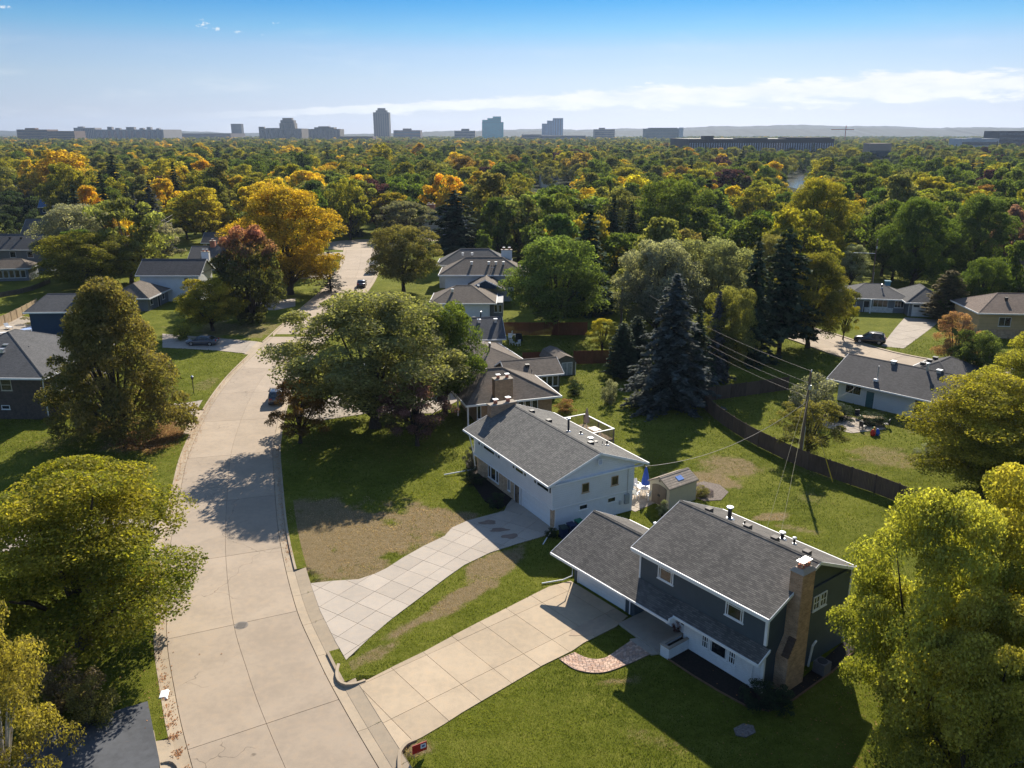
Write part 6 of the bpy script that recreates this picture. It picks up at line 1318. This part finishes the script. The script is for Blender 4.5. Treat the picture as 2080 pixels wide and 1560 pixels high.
s = thing('lawn_sign', 'small red lawn sign with a white and blue panel by the tan driveway', 'sign', (*at(853, 1536), 0), R(30)); MB().box(-.42, .42, -.02, .02, .28, .82).build('board', plain('red_sign', (.36, .02, .02), .5), s); MB().box(.05, .36, -.026, -.02, .46, .74).build('panel', plain('sign_white', (.62, .66, .75), .5), s); MB().box(.12, .29, -.03, -.026, .54, .66).build('mark', plain('sign_blue', (.05, .09, .25), .5), s)
for x in (-.3, .3): MB().tube([(x, 0, -.1), (x, 0, .3)], .012).build('stake', GALV, s)
l = thing('yard_lamp', 'black yard lamp post on the left lawn by the road', 'lamp', (*at(394, 800), 0)); MB().tube([(0, 0, -.1), (0, 0, 1.9)], .045).build('post', DARK, l); MB().lathe([(.08, 1.9), (.15, 2.0), (.17, 2.28), (.1, 2.3)], seg=8).build('lantern', GLASS, l); MB().lathe([(.2, 2.3), (.05, 2.45), (.02, 2.5)], seg=8).build('cap', GALV, l)
ac = thing('air_conditioner', 'grey ribbed air conditioning unit beside the blue house chimney', 'air conditioner', (*at(1668, 1366), 0), R(-52)); m = MB().box(-.38, .38, -.38, .38, .06, .82)
for k in range(7): m.box(-.395, .395, -.395, .395, .12 + k * .1, .16 + k * .1)
m.build('casing', plain('ac_grey', (.13, .12, .125), .6), ac); MB().lathe([(.31, .82), (.31, .85), (.05, .86)], seg=14).build('fan_grille', DARK, ac)
v_ = thing('vent_elbow', 'white plastic vent elbow on the blue house side wall', 'pipe', (0, 0, 0)); v_.matrix_world = h_matrix(BH, 16.8, 4.6); MB().tube([(0, 0, 0), (.15, 0, 1.55), (.18, .12, 1.72), (.1, .4, 1.7)], .075, 8).build('pipe', plain_white, v_)
rl = thing('splash_box', 'white painted curb stone at the asphalt driveway corner', 'curb stone', (*at(331, 1411), -.1), R(20)); MB().hexa([(-.3, -.35, 0), (.25, -.4, 0), (.35, .45, 0), (-.15, .4, 0), (-.2, -.3, .16), (.15, -.32, .16), (.25, .38, .16), (-.1, .35, .16)]).build('stone', plain_white, rl)
# toys and table on the right terrace, pool and chairs on the left
ty = thing('play_cube', 'red, green and blue plastic toy on the right garden terrace', 'toy', (*at(1776, 884), 0), .4); ty.scale = (.75, .75, .75)
for k, (x, y, c) in enumerate(((-.35, 0, (.6, .03, .02)), (.3, -.2, (.02, .1, .5)), (.1, .35, (.02, .35, .08)), (-.05, .1, (.7, .35, .02)))): MB().lathe([(.3, 0), (.42, .35), (.3, .7), (.1, .95 + .1 * k)], x, y, 8).build('toy_part', plain('toy_%d' % k, c, .4), ty)
gtb = thing('terrace_table', 'brown picnic table on the right garden terrace', 'table', (*at(1772, 860), 0), R(-12)); MB().box(-1.1, 1.1, -.45, .45, .72, .77).build('top', W_TAN, gtb)
for sx in (-.9, .9): MB().box(sx - .05, sx + .05, -.4, .4, 0, .72).build('leg', W_GREY, gtb)
for sy in (-.8, .8): MB().box(-1.0, 1.0, sy - .15, sy + .15, .42, .46).build('bench', W_TAN, gtb)
for k, (u, v) in enumerate(((1742, 850), (1752, 872), (1800, 868))): t = thing('terrace_chair', 'dark terrace chair %s the picnic table' % ('behind', 'in front of', 'right of')[k], 'chair', (*at(u, v), 0), k * 2.); MB().box(-.28, .28, -.28, .28, .38, .44).build('seat', DARK, t); MB().box(-.28, .28, .25, .31, .44, 1.0).build('backrest', DARK, t); [MB().box(x - .025, x + .025, y - .025, y + .025, 0, .38).build('leg', DARK, t) for x in (-.24, .24) for y in (-.24, .24)]
pw = [at(*p) for p in ((-20, 688), (66, 662), (70, 676), (40, 694), (-20, 708))]; tag(MB().prism(ccw(pw), -.2, .055).build('pool_cover', plain('pale_blue_cover', (.34, .44, .68), .4, .15, 1.)), 'pale blue covered swimming pool in the left garden', 'pool')
for k, (u, v) in enumerate(((18, 668), (6, 680))): t = thing('pool_lounger', 'white lounger %s the covered pool' % ('behind', 'left beside')[k], 'lounger', (*at(u, v), .06), 1. + k); MB().box(-.35, .35, -.8, .4, .3, .36).build('seat', plain_white, t); MB().hexa([(-.35, .4, .3), (.35, .4, .3), (.35, .46, .3), (-.35, .46, .3), (-.35, .8, .85), (.35, .8, .85), (.35, .86, .85), (-.35, .86, .85)]).build('backrest', plain_white, t); [MB().box(x - .03, x + .03, y - .03, y + .03, 0, .3).build('leg', plain_white, t) for x in (-.3, .3) for y in (-.7, .3)]
cl = thing('covered_grill', 'black covered grill by the charcoal-roofed house', 'grill', (*at(1054, 692), 0)); MB().hexa([(-.6, -.35, 0), (.6, -.35, 0), (.6, .35, 0), (-.6, .35, 0), (-.5, -.25, 1.15), (.5, -.25, 1.15), (.5, .25, 1.15), (-.5, .25, 1.15)]).build('cover', BLACKR, cl)
for k, (u, v) in enumerate(((1036, 690), (1044, 684), (1040, 700), (1052, 702))): t = thing('patio_chair', 'white patio chair by the covered grill, %s' % ('far left', 'far right', 'near left', 'near right')[k], 'chair', (*at(u, v), 0), k * 1.3); MB().box(-.3, .3, -.3, .3, .36, .44).build('seat', plain_white, t); MB().box(-.3, .3, .27, .33, .44, 1.0).build('backrest', plain_white, t); [MB().box(x - .03, x + .03, y - .03, y + .03, 0, .36).build('leg', plain_white, t) for x in (-.26, .26) for y in (-.26, .26)]
def leaf_litter():
    r = np.random.RandomState(9); P = []
    def along(y0, y1, side, off, spread, n):
        yy = r.uniform(y0, y1, n); i = np.array([int(np.argmin(abs(STREET[:, 1] - q))) for q in yy]); o = side * (off + r.normal(0, spread, n)); q = STREET[i] + SN[i] * o[:, None] + r.normal(0, .3, (n, 2)) * np.array((.3, 1)); P.append(np.column_stack([q, np.full(n, -.085)]))
    along(33, 46, -1, HALF + .5, .1, 800); along(46, 120, -1, HALF + .45, .16, 1200); along(70, 100, -1, HALF + .3, .4, 400); along(56, 82, 1, HALF + .45, .16, 500)
    for (u, v, sx, sy, n) in ((270, 880, 4.5, 3.5, 3800), (340, 885, 3, 3, 1500), (1850, 1500, 5, 4, 900), (620, 905, 3, 3, 700), (490, 668, 7, 5, 900), (840, 910, 3, 3, 500), (160, 1330, 5, 3, 700)):
        x, y = at(u, v); P.append(np.column_stack([x + r.normal(0, sx, n), y + r.normal(0, sy, n), np.full(n, .045)]))
    P = np.concatenate(P); d = seg_dist(P[:, 0], P[:, 1], STREET); k = (d > HALF - .35) | (r.uniform(0, 1, len(P)) < .03); P, d = P[k], d[k]; P[:, 2] = np.where(d < HALF + GUT, -.09, .05); n = len(P); N = unit(n, r) * .35 + np.array((0, 0, 1)); N /= np.linalg.norm(N, axis=1)[:, None]
    f = r.uniform(0, 1, n)[:, None]; c = np.array((.085, .045, .02)) * (1 - f) + np.array((.22, .12, .04)) * f
    tag(link('leaf_litter', quad_mesh('leaf_litter', quads(P, N, .085, .7, r), {'leafcol': c}, GRASSB)), 'fallen brown leaves in the gutters and under the trees', 'leaves', kind='stuff')
leaf_litter()
# ------------------------------------------------------------------ skyline, hills, lake, air
def facade(name, label, boxes, y, c, band='h', n=14, gl=(.05, .06, .075), pent=None):
    """boxes: (u0, u1, top row) of the parts of a far building standing at distance y"""
    y *= 1.38
    wall = plain('far_' + name, c, .8, .08, .02); g = glassmat('far_glass_' + name, gl); x0, _, _ = at_depth((boxes[0][0] + boxes[0][1]) / 2, 270, y); t = thing(name, label, 'building', (x0, y, 0)); b = MB()
    for i, (u0, u1, vt) in enumerate(boxes):
        a, _, z = at_depth(u0, vt, y); e, _, _ = at_depth(u1, vt, y); a -= x0; e -= x0; D = max(14, (e - a) * .7); m = MB().box(a, e, i * .4, D + i * .4, 0, z)
        m.build('block', wall, t); k = n if band != 'n' else 0
        if band == 'h':
            st = max(3.6, z / n)
            for q in range(1, int(z / st)): b.box(a + .6, e - .6, i * .4 - .25, i * .4 - .02, z - q * st, z - q * st + st * .5)
        elif band == 'v':
            wd = (e - a) / n
            for q in range(n): b.box(a + wd * q + wd * .25, a + wd * q + wd * .75, i * .4 - .25, i * .4 - .02, 2, z - 4)
        elif band == 'g': b.box(a + .8, e - .8, i * .4 - .3, i * .4 - .02, 2, z - 1.5); [b.box(a + .5, e - .5, i * .4 - .5, i * .4 - .31, 4 + q * 7.5, 4.8 + q * 7.5) for q in range(int(z / 7.5))]
    if b.v: b.build('window_bands', g, t)['kind'] = 'stuff'
    return t
facade('dark_tower', 'tall dark slab tower with ribbed front, highest on the skyline', [(757.5, 789.5, 228), (763, 785, 224), (766.5, 781.5, 219.5)], 2500, (.10, .085, .075), 'v', 7, (.03, .03, .035))
facade('teal_glass_tower', 'stepped teal glass office block right of the dark tower', [(979, 1022.5, 248), (979.5, 1017, 243.5), (990, 1017, 240), (1001, 1017.5, 236.5)], 2300, (.015, .22, .24), 'g', 8, (.01, .22, .24)); facade('blue_glass_towers', 'stepped trio of blue glass towers', [(1101, 1112, 251), (1111.5, 1124, 245), (1123.5, 1144, 240)], 2600, (.10, .16, .22), 'v', 4, (.08, .16, .26))
facade('dark_block', 'small dark office block left of the stone buildings', [(468.5, 489.5, 251.5)], 2600, (.075, .075, .085), 'v', 6)
facade('domed_stone_block', 'broad stone building with stepped domed tower', [(526, 612, 261), (525, 536, 257.5), (540, 566, 260), (567, 598, 250), (569, 596, 244), (573, 592, 239.5)], 1900, (.21, .18, .15), 'v', 9, (.08, .075, .075)); facade('arched_stone_block', 'stone building with low arched roof beside the domed block', [(626, 690, 262), (638, 678, 258.5), (646, 668, 256.5)], 1900, (.20, .17, .145), 'v', 9, (.08, .07, .07))
facade('brown_office', 'low brown office right of the dark tower', [(799, 853.5, 264.5), (818, 835, 261)], 2300, (.13, .09, .085), 'h', 4); facade('pale_office', 'low pale office left of the teal tower', [(923, 965, 265.5), (937, 953, 261.5)], 2000, (.26, .22, .2), 'h', 5); facade('striped_office', 'long flat striped office between teal and blue towers', [(1095, 1190, 275), (1060, 1100, 273)], 1800, (.24, .22, .2), 'h', 4); facade('beige_hotel', 'beige hotel block right of the blue towers', [(1208, 1249, 262.5), (1217, 1229, 259.5)], 2100, (.24, .2, .17), 'h', 7)
facade('green_glass_block', 'wide green glass building with white end fin', [(1314, 1388, 261), (1322, 1376, 259.5)], 1900, (.13, .16, .15), 'h', 5, (.07, .1, .1)); facade('white_fin', 'white concrete fin at the end of the green glass building', [(1381, 1388.5, 259)], 1890, (.5, .5, .5), 'n')
facade('long_dark_apartments', 'very long dark apartment block on the right', [(1400, 1695, 282), (1430, 1450, 276), (1500, 1560, 280), (1600, 1690, 279)], 630, (.09, .08, .085), 'v', 60, (.17, .19, .23)); facade('left_brick_block', 'brown block with parking decks at the far left', [(33, 95, 263), (85, 150, 266), (50, 70, 260)], 1700, (.20, .14, .11), 'h', 6, (.06, .055, .055)); facade('left_apartments', 'long pale apartment row with rooftop boxes on the left', [(149, 192, 259.5), (157, 168, 257), (192, 331, 263), (217, 226, 257.5), (255, 271, 258), (297, 305, 258), (233, 242, 260), (282, 290, 260), (316, 322, 260.5)], 1900, (.30, .28, .27), 'v', 12, (.09, .09, .1))
facade('mid_brown_block', 'low brown flats below the dark tower', [(690, 757, 277)], 1700, (.11, .08, .07), 'h', 3); facade('white_warehouse', 'low white warehouse at the right', [(1955, 2030, 281.5), (1975, 1995, 280)], 800, (.5, .5, .52), 'h', 3); facade('right_dark_office', 'dark glass office at the right edge', [(2030, 2110, 266), (2042, 2110, 283)], 900, (.08, .085, .1), 'h', 6); facade('left_low_row', 'low brown row behind the left trees', [(330, 468, 271)], 2300, (.14, .11, .10), 'h', 3); facade('tan_low_block', 'low tan building by the crane', [(1768, 1812, 291)], 520, (.40, .3, .24), 'h', 2)
cx, cy, cz = at_depth(1719, 255, 1900); cr = thing('tower_crane', 'red tower crane on the right horizon', 'crane', (cx, cy, 0)); cm_ = plain('crane_red', (.4, .10, .06), .6); MB().box(-.7, .7, -.7, .7, 0, cz).build('mast', cm_, cr); MB().box(-32, 18, -.7, .7, cz - 9, cz - 7.5).build('jib', cm_, cr)
def hills():
    r = np.random.RandomState(2); 
    for k, (y, amp, base) in enumerate(((6000, 27, 40), (4700, 14, 26))):
        xs = np.linspace(-6200, 6200, 320); z = base + amp * (.42 * np.sin(xs / 900 + k) + .25 * np.sin(xs / 330 + 2 + k) + .12 * np.sin(xs / 97)) + r.normal(0, 1.4, 320) + np.clip((xs + 800) / 3000, 0, 1.25) * 30; m = MB()
        for i in range(319): m.poly([(xs[i], y - 600, 0), (xs[i + 1], y - 600, 0), (xs[i + 1], y, z[i + 1]), (xs[i], y, z[i])]); m.poly([(xs[i], y, z[i]), (xs[i + 1], y, z[i + 1]), (xs[i + 1], y + 400, 0), (xs[i], y + 400, 0)])
        tag(m.build('hills', plain('wooded_hill_%d' % k, (.014, .022, .022), 1., .3, .01)), 'low wooded ridge on the horizon', kind='structure')
hills()
m_, t_ = newmat('lake_water'); p_ = t_('ShaderNodeNewGeometry').outputs['Position']; finish(t_, (.02, .03, .035, 1), .12, t_.noise(p_, .8, 3), .6, 0, .5, .25)
tag(MB().prism(ccw(LAKE), -.2, .08).build('lake', m_), 'glinting lake between the right-hand trees', kind='structure')
hz_m = bpy.data.materials.new('haze_air'); hz_m.use_nodes = True; ht = NT(hz_m.node_tree); ht.n.clear(); pv = ht('ShaderNodeVolumePrincipled', i_Color=(.50, .63, .84, 1), i_Density=HAZE); pv.inputs['Anisotropy'].default_value = .3; ht('ShaderNodeOutputMaterial', i_Volume=pv)
tag(MB().box(-9600, 9600, -400, 9600, -1.6, 170).build('haze', hz_m), 'thin bluish haze over the whole district', kind='stuff')
